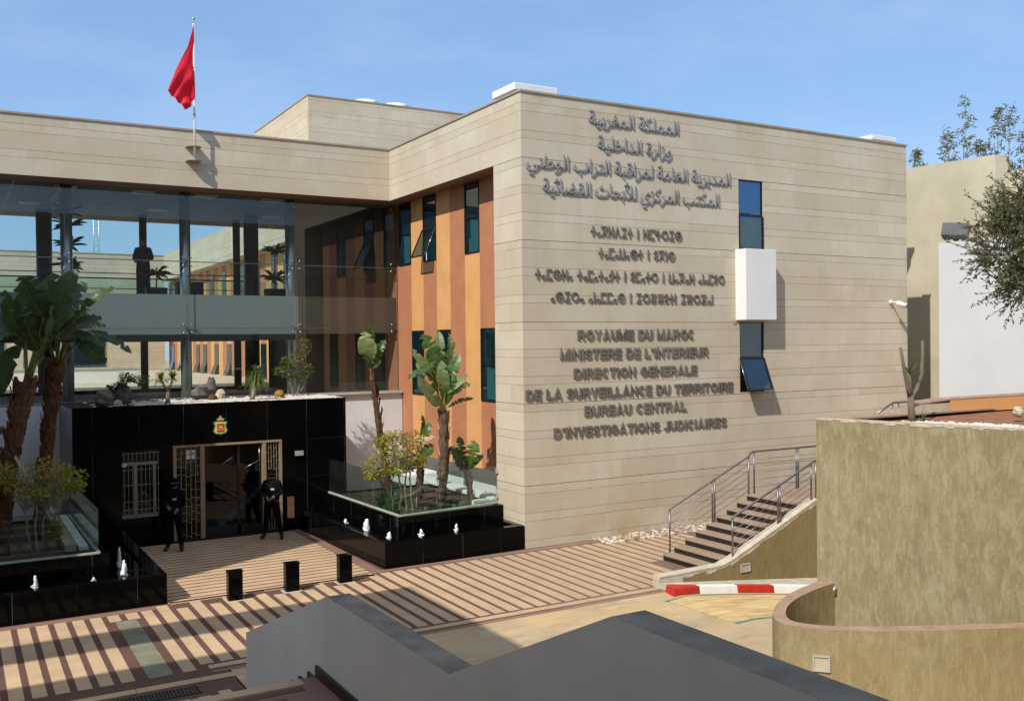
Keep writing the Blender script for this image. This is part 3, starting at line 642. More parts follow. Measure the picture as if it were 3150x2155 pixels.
# wing across the rear court
rwg = thing('courtyard_wing', (0, 30, 3.4), 'striped ochre and terracotta wing seen through the glazed link', 'building')
mb = MB().mat(M['stone']); mb.face([(0, 46, 9.2), (0, 16.8, 9.2), (0, 16.8, 10.85), (0, 46, 10.85)]); mb.face([(0, 16.8, 9.2), (0, 46, 9.2), (.62, 46, 9.2), (.62, 16.8, 9.2)]); mb.build('stone_wall', None, rwg)
mb = MB(); y = 47.0; k = 0; wn = []
while y > 17:
    mb.mat(M['orange' if k % 2 else 'terracotta']); mb.face([(0.62, y, 2.2), (0.62, y - .92, 2.2), (0.62, y - .92, 9.2), (0.62, y, 9.2)])
    if k in (1, 4, 6, 9, 11, 14, 17, 19, 22, 24, 27, 29): wn.append((y, 2.95, 5.03, k))
    if k in (2, 5, 8, 10, 13, 16, 20, 23, 26, 28): wn.append((y, 6.9, 8.9, k))
    y -= .92; k += 1
mb.build('striped_wall', None, rwg)
for y, z0, z1, k in wn:
    zm = (z0 + z1) / 2; f = MB().mat(M['dark']).box((.60, y - .92, z0), (.615, y, z1)).build('window', None, rwg)
    g = MB().mat(M['window']); g.face([(.595, y - .03, zm), (.595, y - .89, zm), (.595, y - .89, z1 - .03), (.595, y - .03, z1 - .03)])
    if z0 < 4: g.face([(.58, y - .03, zm), (.58, y - .89, zm), (.22, y - .89, z0 + .05), (.22, y - .03, z0 + .05)])
    else: g.face([(.595, y - .03, z0 + .03), (.595, y - .89, z0 + .03), (.595, y - .89, zm - .03), (.595, y - .03, zm - .03)])
    g.build('pane', None, f)
fw = thing('court_end_wall', (-12, 45, 3.4), 'long pale stone wall closing the rear court beyond the glazed link', 'wall')
MB().mat(M['stone']).box((-40, 45.07, 3.0), (0.0, 45.6, 10.76)).build('stone_wall', None, fw)
MB().mat(M['coping']).box((-40, 45.04, 10.76), (0.0, 45.6, 10.82)).build('coping', None, fw)
g = MB().mat(M['window'])
for k in range(6): g.box((-34 + k * 5.6, 45.0, 3.4), (-31.6 + k * 5.6, 45.06, 8.0))
g.build('window', None, fw)
lw = thing('low_court_wall', (-9, 26, 3.4), 'low white wall across the rear court seen below the walkway', 'wall')
MB().mat(M['white']).box((-20, 26, 3.2), (-4.2, 26.3, 3.98)).build('wall', None, lw); MB().mat(M['pale_coping']).box((-20, 25.95, 3.98), (-4.2, 26.35, 4.05)).build('coping', None, lw)
ms = thing('radio_mast', (-2.2, 60, 3.4), 'thin lattice mast far behind the glazed link', 'mast')
m_ = MB().mat(M['steel'])
for dx in (-.18, .18): m_.tube([(-2.2 + dx, 60, 3.4), (-2.2 + dx, 60, 18)], .03, 5)
for k in range(36): m_.tube([(-2.38, 60, 4 + k * .39), (-2.02, 60, 4.2 + k * .39)], .015, 4)
m_.build('lattice', None, ms)

# ------------------------------------------------------------------ black granite entrance
en = thing('entrance_pavilion', (-6, 5.4, 0), 'black polished granite entrance box with a planted gravel roof', 'entrance')
XE0, XE1, YE, ZE = -9.41, -2.50, 5.40, 3.47
mb = MB().mat(M['granite']); xs = [XE0, -8.31, -7.44, -7.08, -4.33, XE1]; zs = [-.3, .71, 2.39, ZE]
hol = {(1, 1), (3, 0), (3, 1)}
for i in range(5):
    for j in range(3):
        if (i, j) in hol: continue
        mb.face([(xs[i], YE, zs[j]), (xs[i + 1], YE, zs[j]), (xs[i + 1], YE, zs[j + 1]), (xs[i], YE, zs[j + 1])])
mb.face([(XE0, 8.6, -.3), (XE0, YE, -.3), (XE0, YE, ZE), (XE0, 8.6, ZE)]); mb.face([(XE1, YE, -.3), (XE1, 8.6, -.3), (XE1, 8.6, ZE), (XE1, YE, ZE)])
for x0, x1, z0, z1 in ((-8.31, -7.44, .71, 2.39), (-7.08, -4.33, 0, 2.39)):
    mb.face([(x0, YE, z0), (x0, YE + .3, z0), (x0, YE + .3, z1), (x0, YE, z1)]); mb.face([(x1, YE, z1), (x1, YE + .3, z1), (x1, YE + .3, z0), (x1, YE, z0)]); mb.face([(x0, YE, z1), (x0, YE + .3, z1), (x1, YE + .3, z1), (x1, YE, z1)])
mb.build('granite_wall', None, en)
MB().mat(M['granite']).box((XE0, YE, ZE), (XE1, YE + .10, ZE + .035)).build('roof_edge', None, en)
MB().mat(M['soil']).box((XE0 + .02, YE + .10, ZE - .1), (XE1 - .02, 8.58, ZE + .01)).build('roof_bed', None, en)
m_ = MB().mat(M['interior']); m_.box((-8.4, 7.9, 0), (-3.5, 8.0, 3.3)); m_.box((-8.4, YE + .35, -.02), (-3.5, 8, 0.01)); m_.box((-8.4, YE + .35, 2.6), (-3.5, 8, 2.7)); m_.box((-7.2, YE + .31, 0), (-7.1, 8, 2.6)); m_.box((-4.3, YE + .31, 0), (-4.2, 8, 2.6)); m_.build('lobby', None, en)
m_ = MB().mat(M['lilac'])
for k in range(7): m_.box((-5.6 + .17 * k, 7.0, 0.0 + .14 * k), (-5.4 + .17 * k, 7.9, .14 + .14 * k))
m_.build('lobby_stair', None, en)
m_ = MB().mat(M['crest_red']).box((-5.35, 6.9, .9), (-4.9, 6.95, 1.9)); m_.build('lobby_notice', None, en)
for x in (-6.375, -4.787):
    MB().mat(M['beige_frame']).box((x - .05, YE - .035, 0), (x + .05, YE + .12, 2.40)).build('door_jamb', None, en)
for x in (-7.06, -4.345): MB().mat(M['beige_frame']).box((x - .035, YE - .03, 0.0), (x + .035, YE + .12, 2.40)).build('door_jamb', None, en)
MB().mat(M['beige_frame']).box((-7.10, YE - .04, 2.40), (-4.31, YE + .12, 2.455)).build('door_head', None, en)
MB().mat(M['steel_dark']).box((-7.1, YE - .05, 0.005), (-4.3, YE + .2, .055)).build('threshold', None, en)
def grille(name, x0, x1):
    m_ = MB().mat(M['grille']); n = 5
    for k in range(n + 1): xx = x0 + (x1 - x0) * k / n; m_.box((xx - .008, YE - .008, .06), (xx + .008, YE + .008, 2.39))
    rnd = random.Random(3)
    for k in range(n):
        z = .12 + rnd.random() * .1
        while z < 2.35:
            xa, xb = x0 + (x1 - x0) * k / n + .008, x0 + (x1 - x0) * (k + 1) / n - .008
            m_.box((xa, YE - .007, z), (xb, YE + .007, z + .014)); z += .20 if rnd.random() < .7 else .36
    g_ = m_.build(name, None, en)
    b = MB().mat(M['glass_lobby']); b.face([(x0, YE + .05, .06), (x1, YE + .05, .06), (x1, YE + .05, 2.39), (x0, YE + .05, 2.39)]); b.build('side_glass', None, g_)
    return g_
M['glass_lobby'] = mat_glass('lobby glass', (0.36, 0.40, 0.40), 1.24, 0.0, 0.002)
gr = grille('entrance_grille', -7.02, -6.43); grille('entrance_grille', -4.735, -4.385)
m_ = MB().mat(M['paper'])
for dx in (0, .125):
    for dz_ in (0, .125): m_.box((-6.76 + dx, YE + .03, 2.09 + dz_), (-6.65 + dx, YE + .036, 2.2 + dz_))
m_.build('notice', None, gr)
dl = MB().mat(M['steel_dark']); X0, X1 = -6.32, -4.84
for a, b in ((X0, X0 + .05), (-5.47, -5.40), (X1 - .05, X1)): dl.box((a, YE + .06, .06), (b, YE + .11, 2.39))
dl.box((X0 + .05, YE + .06, .06), (X1 - .05, YE + .11, .30)); dd = dl.build('glass_door', None, en)
b = MB().mat(M['glass_lobby']); b.face([(X0 + .05, YE + .085, .3), (X1 - .05, YE + .085, .3), (X1 - .05, YE + .085, 2.39), (X0 + .05, YE + .085, 2.39)]); b.build('pane', None, dd)
m_ = MB().mat(M['steel']); m_.tube([(-5.95, YE + .03, 1.85), (-5.6, YE + .03, 2.08)], .012, 6); m_.tube([(-5.3, YE + .03, 1.75), (-4.9, YE + .03, 1.95)], .012, 6); m_.tube([(-4.9, YE + .04, 1.6), (-4.9, YE + .04, 2.35)], .01, 6); m_.build('door_arm', None, dd)
wf = MB().mat(M['pvc']); x0, x1, z0, z1 = -8.30, -7.45, .72, 2.10
for a, b in (((x0, z0), (x1, z0 + .09)), ((x0, z1 - .07), (x1, z1)), ((-8.02, z0 + .09), (-7.94, z1 - .07)), ((x1 - .12, z0 + .09), (x1 - .05, z1 - .07))): wf.box((a[0], YE + .05, a[1]), (b[0], YE + .12, b[1]))
wfo = wf.build('window', None, en)
m_ = MB().mat(M['wood']); 
for k in range(10): m_.box((x0 + .02 + k * .083, YE + .10, 2.12), (x0 + .085 + k * .083, YE + .13, 2.38))
m_.build('transom_slats', None, wfo)
m_ = MB().mat(M['grille'])
for z in (.93, 1.13, 1.54, 1.92, 2.32): m_.box((x0, YE - .02, z), (x1 + .02, YE - .006, z + .014))
for k in range(9): m_.box((x0 + .04 + k * .1, YE - .006, .75), (x0 + .052 + k * .1, YE + .006, 2.36))
m_.build('window_bars', None, wfo)
m_ = MB().mat(M['paper']).box((-8.29, YE + .03, 2.0), (-8.19, YE + .04, 2.10)); m_.build('notice', None, wfo)
b = MB().mat(M['glass_lobby']); b.face([(x0, YE + .09, z0), (x1, YE + .09, z0), (x1, YE + .09, 2.39), (x0, YE + .09, 2.39)]); b.build('pane', None, wfo)
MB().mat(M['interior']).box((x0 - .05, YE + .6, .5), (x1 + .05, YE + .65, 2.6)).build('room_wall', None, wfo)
MB().mat(M['wood']).box((-4.17, YE - .02, .34), (-3.99, YE, .91)).build('timber_panel', None, en)
ic = MB().mat(M['lamp_frame']).box((-3.95, YE - .09, 2.0), (-3.74, YE - .004, 2.12)).build('wall_lamp', None, en)
m_ = MB().mat(M['steel_dark']); 
m_.box((-3.61, YE - .004, 1.41), (-2.52, YE - .001, 1.42)); m_.box((-3.61, YE - .004, 2.415), (-2.52, YE - .001, 2.425)); m_.box((-3.615, YE - .004, .05), (-3.605, YE - .001, 2.425)); m_.build('door_outline', None, en)
# royal crest above the door
cr = thing('crest', (-5.91, YE, 2.9), 'small painted coat of arms with gold crown above the entrance door', 'emblem')
def flat(poly, m, d0, d1, name): MB().mat(m).extr([(-5.91 + a, YE - d1, 2.86 + b) for a, b in poly][::-1], (0, d1 - d0, 0)).build(name, None, cr)
flat([(-.19, .13), (-.12, .17), (.12, .17), (.19, .13), (.15, .05), (.19, -.10), (.13, -.165), (0, -.195), (-.13, -.165), (-.19, -.10), (-.15, .05)], M['crest_green'], .002, .012, 'mantle')
flat([(-.14, .14), (.14, .14), (.12, .02), (.155, -.10), (.11, -.145), (0, -.16), (-.11, -.145), (-.155, -.10), (-.12, .02)], M['crest_yellow'], .013, .022, 'shield_border')
flat([(-.095, .105), (.095, .105), (.095, -.115), (-.095, -.115)], M['crest_red'], .023, .032, 'shield')
flat([(-.055, -.02), (-.035, .03), (0, .05), (.035, .03), (.055, -.02)], M['gold'], .033, .04, 'rising_sun')
flat([(-.09, -.045), (.09, -.045), (.09, -.065), (-.09, -.065)], M['gold'], .033, .04, 'ribbon')
flat([(-.075, .18), (-.10, .235), (-.05, .22), (-.03, .27), (0, .31), (.03, .27), (.05, .22), (.10, .235), (.075, .18)], M['gold'], .013, .03, 'crown')

# ------------------------------------------------------------------ flag
fp = thing('flagpole', (-5.96, 7.75, 10.1), 'slim white flagpole bracketed to the stone roof band', 'flagpole')
m_ = MB().mat(M['white']); m_.tube([(-5.965, 7.72, 10.12), (-5.96, 7.72, 11.4), (-5.955, 7.72, 14.02)], [.03, .028, .02], 12); m_.build('pole', None, fp)
m_ = MB().mat(M['steel']); m_.ball((-5.955, 7.72, 14.06), .045); m_.tube([(-5.955, 7.72, 13.95), (-5.955, 7.72, 14.0)], .03, 8); m_.build('finial', None, fp)
m_ = MB().mat(M['crest_red']); m_.tube([(-5.96, 7.72, 11.39), (-5.96, 7.72, 11.42)], .036, 8); m_.build('halyard_tie', None, fp)
for z in (10.13, 10.52):
    m_ = MB().mat(M['coping']); m_.prism([(-6.17, 8.012), (-6.15, 7.75), (-5.96, 7.66), (-5.78, 7.75), (-5.76, 8.012)], z, z + .02); m_.build('bracket', None, fp)
fl = MB().mat(M['flag_red']); fl.sm = True
def flag_pt(s, t):
    """s: 0 at the hoist, 1 at the fly; t: 0 top, 1 bottom of the hanging cloth"""
    top = Vector((-5.955, 7.70, 13.93)); bot = Vector((-5.952, 7.70, 11.86))
    P_top = [top, Vector((-6.12, 7.66, 13.25)), Vector((-6.47, 7.60, 12.55)), Vector((-6.70, 7.58, 11.93))]
    P_bot = [bot, Vector((-6.01, 7.64, 11.72)), Vector((-6.12, 7.60, 11.56)), Vector((-6.22, 7.58, 11.48))]
    def cr(P, s):
        k = s * 3; i = min(2, int(k)); return P[i].lerp(P[i + 1], k - i)
    a = cr(P_top, s); b = cr(P_bot, s); p = a.lerp(b, t)
    amp = .085 * math.sin(math.pi * min(1, s * 1.0 + .1)) * (0.35 + t)
    p += Vector((0.25, -1, 0)) * amp * math.sin(9.5 * (t * 0.8 + s * 0.9) + 1.0)
    p += Vector((0, 1, 0)) * .05 * math.sin(17 * t + 4 * s) * s
    return p
N, K = 18, 26; V = [flag_pt(i / N, j / K) for j in range(K + 1) for i in range(N + 1)]
fl.add(V, [(j * (N + 1) + i, j * (N + 1) + i + 1, (j + 1) * (N + 1) + i + 1, (j + 1) * (N + 1) + i) for j in range(K) for i in range(N)])
fo = thing('flag', (-5.955, 7.7, 11.8), 'limp red national flag hanging in folds from the white pole', 'flag'); fl.build('cloth', None, fo)
st = MB().mat(M['flag_green']); st.extr([(-5.98, 7.60, 12.66), (-6.06, 7.585, 12.63), (-6.03, 7.585, 12.655), (-5.98, 7.60, 12.70)], (0, -.01, 0)); st.build('star', None, fo)
# ------------------------------------------------------------------ wings beside the court that throw the shade
sw = thing('west_wing', (-20, -16, 0), 'pale stone wing left of the camera that shades the near parapet', 'building')
mb = MB().mat(M['bgstone']); mb.box((-34, -32, -1), (-13.78, -9.30, 11.0)); mb.build('wall', None, sw)
mb = MB().mat(M['bgstone']); mb.box((-34, -7.97, 10.72), (-13.78, -7.07, 11.0)); mb.build('beam', None, sw)
mb = MB().mat(M['bgstone']); mb.box((-15.9, -9.30, 10.72), (-13.78, -7.97, 11.0)); mb.build('beam', None, sw)
for x in (-33.6, -24.0): MB().mat(M['bgstone']).box((x, -7.8, -1), (x + .4, -7.3, 10.72)).build('pillar', None, sw)
sb_ = thing('south_block', (10, -30, 0), 'pale building standing behind the viewpoint, mirrored in the windows', 'building')
MB().mat(M['bgstone']).box((-13.7, -44, -1), (48, -23.5, 12.7)).build('wall', None, sb_)
nw = thing('north_west_wing', (-20, 5, 0), 'pale stone wing closing the left side of the entrance court', 'building')
MB().mat(M['bgstone']).box((-34, -1.72, -1), (-13.78, 8.0, 11.0)).build('wall', None, nw)

# ------------------------------------------------------------------ near stair with its stepped parapet
np_ = thing('near_parapet', (-8.4, -10, 0), 'grey white parapet stepping down beside the near stair, in shade', 'parapet wall')
prof = [(-6.86, -0.5), (-6.86, 1.115), (-10.12, 2.33), (-13.0, 2.36), (-15.18, 3.345), (-24, 3.40), (-24, -.5)]
mb = MB().mat(M['greywall']); x0, x1 = -8.5, -8.245
V0 = [(x0, y, z) for y, z in prof]; V1 = [(x1, y, z) for y, z in prof]; n = len(prof)
mb.face(V0); mb.face(V1[::-1])
for i in range(n - 1):
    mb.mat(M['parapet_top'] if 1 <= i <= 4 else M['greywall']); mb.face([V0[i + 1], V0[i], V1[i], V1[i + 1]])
mb.build('wall', None, np_, 0.008)
ns = thing('near_stair', (-11, -9, 0), 'broad shaded stair with black risers descending to the court at the bottom edge', 'stairs')
MB().mat(M['paver_mid']).box((-13.7, -12.9, -.5), (-8.53, -9.80, 1.40)).build('landing', None, ns)
mb = MB().mat(M['paver_light']); mb.box((-13.7, -9.98, 1.39), (-8.70, -9.80 - .004, 1.405)); mb.mat(M['paver_dark']); mb.box((-13.7, -10.15, 1.39), (-8.75, -10.03, 1.405)); mb.mat(M['paver_dark'])
x = -13.6
while x < -8.9: mb.mat(M['paver_dark']); mb.box((x, -12.7, 1.39), (x + .10, -10.28, 1.405)); x += .3
mb.build('landing_border', None, ns)
for k in range(9):
    y1 = -9.80 + .31 * (k + 1); z = 1.40 - .14 * (k + 1)
    st_ = MB().mat(M['tread']).box((-13.7, y1 - .31, -.4), (-8.53, y1, z)).build('step', None, ns)
    MB().mat(M['riser']).box((-13.7, y1, z - .14), (-8.53, y1 + .006, z - .012)).build('riser', None, st_)
# sloping stringer boards along the wall
mb = MB().mat(M['riser'])
mb.box((-8.53, -12.9, 1.30), (-8.498, -9.80, 1.52))
for k in range(9):
    y1 = -9.80 + .31 * (k + 1); z = 1.40 - .14 * (k + 1); mb.box((-8.53, y1 - .31, z - .05), (-8.498, y1 - .03, z + .11))
mb.build('skirting', None, ns)
us = thing('upper_near_stair', (-11, -14, 1.4), 'upper flight of the near stair leading up to the viewing terrace', 'stairs')
for k in range(7):
    y0 = -12.9 - .31 * k; z = 1.40 + .14 * (k + 1)
    MB().mat(M['tread']).box((-13.7, y0 - .31, -.5), (-8.53, y0, z)).build('step', None, us)
tr = MB().mat(M['paver_mid']).box((-13.7, -32, -.5), (-8.53, -15.07, 2.5)).build('viewing_terrace'); tag(tr, kind='structure')
gt = thing('drain_grate', (-9.4, -5.53, 0.01), 'iron slot drain set into the maroon paving at bottom left', 'drain')
m_ = MB().mat(M['grate']); 
m_.box((-10.6, -5.68, .0), (-8.83, -5.66, .02)); m_.box((-10.6, -5.40, .0), (-8.83, -5.38, .02)); m_.box((-8.85, -5.66, 0), (-8.83, -5.40, .02)); m_.box((-10.6, -5.66, 0), (-10.58, -5.4, .02))
f_ = m_.build('frame', None, gt); m_ = MB().mat(M['grate']); x = -10.56
while x < -8.87: m_.box((x, -5.66, .0), (x + .022, -5.40, .017)); x += .05
m_.build('bars', None, gt); MB().mat(M['dark']).box((-10.58, -5.66, .0), (-8.85, -5.4, .004 + .004)).build('channel', None, gt)

# ------------------------------------------------------------------ bollards
def bollard(cx, cy, label):
    t = thing('bollard', (cx, cy, 0), label, 'bollard', 'black granite bollards across the court')
    MB().mat(M['granite']).box((cx - .138, cy - .095, .006), (cx + .138, cy + .095, .555)).build('body', None, t, 0.006)
    MB().mat(M['granite']).box((cx - .15, cy - .107, .557), (cx + .15, cy + .107, .58)).build('cap', None, t, 0.004)
    MB().mat(M['chipped']).box((cx - .19, cy - .15, 0), (cx + .19, cy + .15, .0075)).build('mortar_bed', None, t)
bollard(-7.155, -0.865, 'leftmost black granite bollard, nearest the left fountain basin')
bollard(-5.995, -0.79, 'middle one of the three black granite bollards')
bollard(-4.835, -0.70, 'rightmost black granite bollard, nearest the right fountain basin')

# ------------------------------------------------------------------ fountain planters
def ring_walls(mb, poly_o, poly_i, z0, z1):
    n = len(poly_o)
    for i in range(n):
        a, b = poly_o[i], poly_o[(i + 1) % n]; c, d = poly_i[(i + 1) % n], poly_i[i]
        mb.prism([a, b, c, d], z0, z1)
def planter(label, basin, basin_i, bed, bed_i, zb, zt, water_z):
    t = thing('fountain_planter', (basin[0][0], basin[0][1], 0), label, 'fountain', 'black granite fountain planters beside the entrance')
    mb = MB().mat(M['granite']); ring_walls(mb, basin, basin_i, -.1, zb); mb.prism(basin_i, -.1, .3); mb.build('basin', None, t, 0.004)
    mb = MB().mat(M['water']); mb.face([(x, y, water_z) for x, y in basin_i]); mb.build('water', None, t)
    mb = MB().mat(M['granite']); ring_walls(mb, bed, bed_i, .301, zt); mb.build('raised_bed', None, t, 0.004)
    mb = MB().mat(M['soil']); mb.prism(bed_i, .302, zt - .06); mb.build('soil', None, t); return t
RPb = [(-3.69, -.16), (-0.03, -.02), (-.01, 5.38), (-3.86, 5.38)]; RPi = [(-3.46, .07), (-.2, .16), (-.2, 5.30), (-3.62, 5.30)]
RPd = [(-2.95, .80), (-.02, 1.02), (-.02, 5.36), (-3.10, 5.36)]; RPdi = [(-2.82, .95), (-.06, 1.16), (-.06, 5.3), (-2.96, 5.3)]
rp = planter('right black fountain basin with raised glass railed bed against the stone block', RPb, RPi, RPd, RPdi, .575, .93, .50)
MB().mat(M['paper']).box((-.55, 1.35, .88), (-.12, 1.75, 1.0)).build('white_block', None, rp)
def glass_run(pts, z0, z1, parent, n):
    for (a, b), k in zip(zip(pts, pts[1:]), n):
        a, b = Vector(a), Vector(b)
        for i in range(k):
            p = a.lerp(b, i / k + .003); q = a.lerp(b, (i + 1) / k - .003); d = (q - p).normalized(); nn = Vector((-d.y, d.x)) * .006
            mb = MB().mat(M['balglass']); mb.extr([(p.x, p.y, z0), (q.x, q.y, z0), (q.x, q.y, z1), (p.x, p.y, z1)], (nn.x * 2, nn.y * 2, 0)); mb.build('glass_rail', None, parent)
    mb = MB().mat(M['greenedge'])
    for a, b in zip(pts, pts[1:]):
        a, b = Vector(a), Vector(b); d = (b - a).normalized(); nn = Vector((-d.y, d.x)) * .03
        mb.obox((a.x - nn.x, a.y - nn.y, z0 - .03), (b.x - a.x, b.y - a.y, 0), (2 * nn.x, 2 * nn.y, 0), (0, 0, .04))
    mb.build('glass_channel', None, parent)
M['greenedge'] = mat_plain('pale green channel', (0.42, 0.50, 0.40), 0.5)
glass_run([(-3.02, 5.36), (-2.86, .92), (-.03, 1.32)], .95, 1.86, rp, (3, 4))
m_ = MB().mat(M['lamp_frame'])
for z in (1.05, 1.68): m_.box((-.06, 1.27, z), (-.005, 1.36, z + .12))
m_.build('glass_clamp', None, rp)
LPb = [(-14.5, -.50), (-8.34, -.44), (-8.39, 5.35), (-14.5, 5.35)]; LPi = [(-14.3, -.30), (-8.56, -.24), (-8.62, 5.2), (-14.3, 5.2)]
LPd = [(-14.2, .30), (-9.27, .31), (-9.42, 5.3), (-14.2, 5.3)]; LPdi = [(-14.0, .44), (-9.42, .45), (-9.56, 5.2), (-14.0, 5.2)]
lp = planter('left black fountain basin with raised glass railed bed in deep shade', LPb, LPi, LPd, LPdi, .575, .95, .50)
glass_run([(-14.1, .40), (-9.45, .41), (-9.50, 5.36)], .97, 1.82, lp, (3, 3))
lg = thing('bench_ledge', (-9.9, 3, 1.0), 'stepped pale ledge running back behind the left glass railing', 'ledge')
mb = MB().mat(M['lamp_glass']); mb.box((-10.0, .9, .95), (-9.8, 8.5, 1.08)); mb.mat(M['lilac']); mb.box((-9.75, .9, .95), (-9.58, 5.1, 1.02)); mb.build('ledge', None, lg)
lg2 = thing('white_ledge', (.3, 4, .6), 'low white rendered ledge at the foot of the striped wall behind the plants', 'ledge')
mb = MB().mat(M['white']); mb.box((.02, 1.42, .55), (.5, 8.5, .98)); mb.mat(M['olive_dark']); mb.box((.0, 1.42, .3), (.52, 8.5, .55)); mb.build('ledge', None, lg2, 0.02)
def jet(x, y, h, r, label, group):
    t = MB().mat(M['foam']); rr = random.Random(int(x * 100)); t.sm = True
    pts, rs = [], []
    for k in range(9):
        q = k / 8; pts.append((x + rr.uniform(-.012, .012), y + rr.uniform(-.012, .012), .495 + h * q)); rs.append(r * (1.0 - .25 * q + rr.uniform(-.18, .18)) * (1 if q < .85 else .62))
    t.tube(pts, rs, 9)
    for k in range(9): a = rr.uniform(0, 6.3); q = rr.uniform(.8, 1.5) * r; t.ball((x + math.cos(a) * q, y + math.sin(a) * q, .505 + rr.uniform(0, h * .35)), rr.uniform(.010, .024), 6, 4)
    o = t.build('water_jet'); tag(o, label, 'fountain jet', group)
G1, G2 = 'white water jets in the left basin', 'white water jets in the right basin'
jet(-10.6, -.08, .27, .042, 'tall bright white water jet at the far left of the left basin', G1)
jet(-9.60, -.06, .10, .036, 'short white water splash low in the front of the left basin', G1)
jet(-9.0, .95, .42, .04, 'thin grey white water jet furthest back at the corner of the left basin', G1)
jet(-9.02, .22, .30, .052, 'broad water jet near the right corner of the left basin', G1)
jet(-3.48, 2.85, .14, .045, 'small water jet furthest back in the right basin, by the entrance', G2)
jet(-3.36, 1.75, .30, .07, 'largest white water jet on the left side of the right basin', G2)
jet(-3.26, .62, .16, .05, 'egg shaped water jet near the front left corner of the right basin', G2)
jet(-2.55, .42, .18, .05, 'forked white water jet on the front of the right basin, left of its pair', G2)
jet(-1.62, .45, .20, .04, 'slim white water jet on the front of the right basin, nearest the stone block', G2)

# ------------------------------------------------------------------ stair on the right
rs_ = thing('court_stair', (3.5, -3.5, 0), 'stone stair with black risers climbing right along the facade', 'stairs')
r_, td = .14, .322
for i in range(9):
    x0 = 2.03 + td * i; z = r_ * (i + 1)
    s_ = MB().mat(M['tread']).box((x0 - .02, -4.44, z - .03), (x0 + td + .02, -2.72, z)).build('step', None, rs_)
    MB().mat(M['riser']).box((x0, -4.44, z - r_), (x0 + .02, -2.72, z - .032)).build('riser', None, s_)
    MB().mat(M['paver_mid']).box((x0 + .02, -4.44, -.1), (x0 + td, -2.73, z - .032)).build('step_core', None, s_)
mb = MB().mat(M['tread']); xl = 2.03 + td * 8; mb.box((xl + td + .022, -4.44, 1.23), (8.2, -2.72, 1.26)); mb.mat(M['paver_dark'])
for k in range(12): mb.box((5.2 + .25 * k, -4.4, 1.24), (5.25 + .25 * k, -2.78, 1.263))
mb.build('landing', None, rs_)
MB().mat(M['paver_mid']).box((xl + .02, -4.43, -.9), (8.2, -2.73, 1.228)).build('landing_core', None, rs_)
for i in range(8):
    x0 = 8.2 + .30 * i; MB().mat(M['tread']).box((x0, -4.44, -.5), (x0 + .32, -2.0, 1.26 + .135 * (i + 1))).build('step', None, rs_)
ut = MB().mat(M['paver_mid']).box((10.6, -9.2, -1), (40, 0.0, 2.34)).build('upper_terrace'); tag(ut, kind='structure')
sd = thing('stair_side_wall', (2.6, -4.55, 0), 'brown rendered stair side wall with pale sloping coping', 'wall')
cop = [(0.36, .235), (2.03, .262), (2.36, .36), (4.85, 1.385), (9.0, 1.385)]
bot = [(0.36, -.05), (2.03, -.25), (2.36, -.3), (4.85, -.6), (9.0, -1.1)]
mb = MB().mat(M['olive_dark']); Yo, Yi = -4.65, -4.44
tp = [(x, z - .03) for x, z in cop]
ou = [(x, Yo, z) for x, z in tp]; lo = [(x, Yo, z) for x, z in bot]
for i in range(4): mb.face([lo[i], lo[i + 1], ou[i + 1], ou[i]])
mb.mat(M['pale_coping']); mb.face([(.36, Yi, -.05), (.36, Yo, -.05), (.36, Yo, .205), (.36, Yi, .205)])
mb.mat(M['olive_dark'])
for i in range(4): mb.face([(tp[i + 1][0], Yi, bot[i + 1][1]), (tp[i][0], Yi, bot[i][1]), (tp[i][0], Yi, tp[i][1]), (tp[i + 1][0], Yi, tp[i + 1][1])])
mb.build('wall', None, sd)
mb = MB().mat(M['pale_coping'])
for i in range(4):
    (xa, za_), (xb, zb_) = cop[i], cop[i + 1]; mb.extr([(xa, Yo - .012, za_ - .03), (xb, Yo - .012, zb_ - .03), (xb, Yo - .012, zb_), (xa, Yo - .012, za_)], (0, .24, 0))
rr = random.Random(5); xx = .36
# plaster of the coping runs down the face in a ragged band
while xx < 4.9:
    w = rr.uniform(.10, .24); i = max(k for k in range(4) if cop[k][0] <= xx); q = (xx - cop[i][0]) / (cop[i + 1][0] - cop[i][0]); zt = cop[i][1] + q * (cop[i + 1][1] - cop[i][1]) - .03
    j = max(k for k in range(4) if cop[k][0] <= xx + w); q2 = (xx + w - cop[j][0]) / (cop[j + 1][0] - cop[j][0]); zt2 = cop[j][1] + q2 * (cop[j + 1][1] - cop[j][1]) - .03
    h = rr.uniform(.04, .10) if xx > .8 else .28; mb.face([(xx, Yo - .004, zt - h), (xx + w, Yo - .004, zt2 - h * rr.uniform(.8, 1.2)), (xx + w, Yo - .004, zt2), (xx, Yo - .004, zt)]); xx += w
mb.build('coping', None, sd)
def wall_light(p, d, nrm, w, h, label):
    """recessed brick light; p centre, d along the wall, nrm outward"""
    p, d, nrm = Vector(p), Vector(d).normalized(), Vector(nrm).normalized(); u = Vector((0, 0, 1))
    t = thing('wall_light', p, label, 'wall light', 'silver brick lights in the rendered walls'); e = .022
    f = MB().mat(M['lamp_frame'])
    c = p - d * w / 2 - u * h / 2 - nrm * .01
    f.obox(c, d * w, u * e, nrm * .035); f.obox(c + u * (h - e), d * w, u * e, nrm * .035); f.obox(c + u * e, d * e, u * (h - 2 * e), nrm * .035); f.obox(c + u * e + d * (w - e), d * e, u * (h - 2 * e), nrm * .035); f.build('frame', None, t)
    g = MB().mat(M['lamp_glass']); g.obox(c + d * e + u * e, d * (w - 2 * e), u * (h - 2 * e), nrm * .018); g.build('lens', None, t)
wall_light((2.68, -4.652, .13), (1, 0, 0), (0, -1, 0), .27, .18, 'silver framed brick light in the stair side wall')
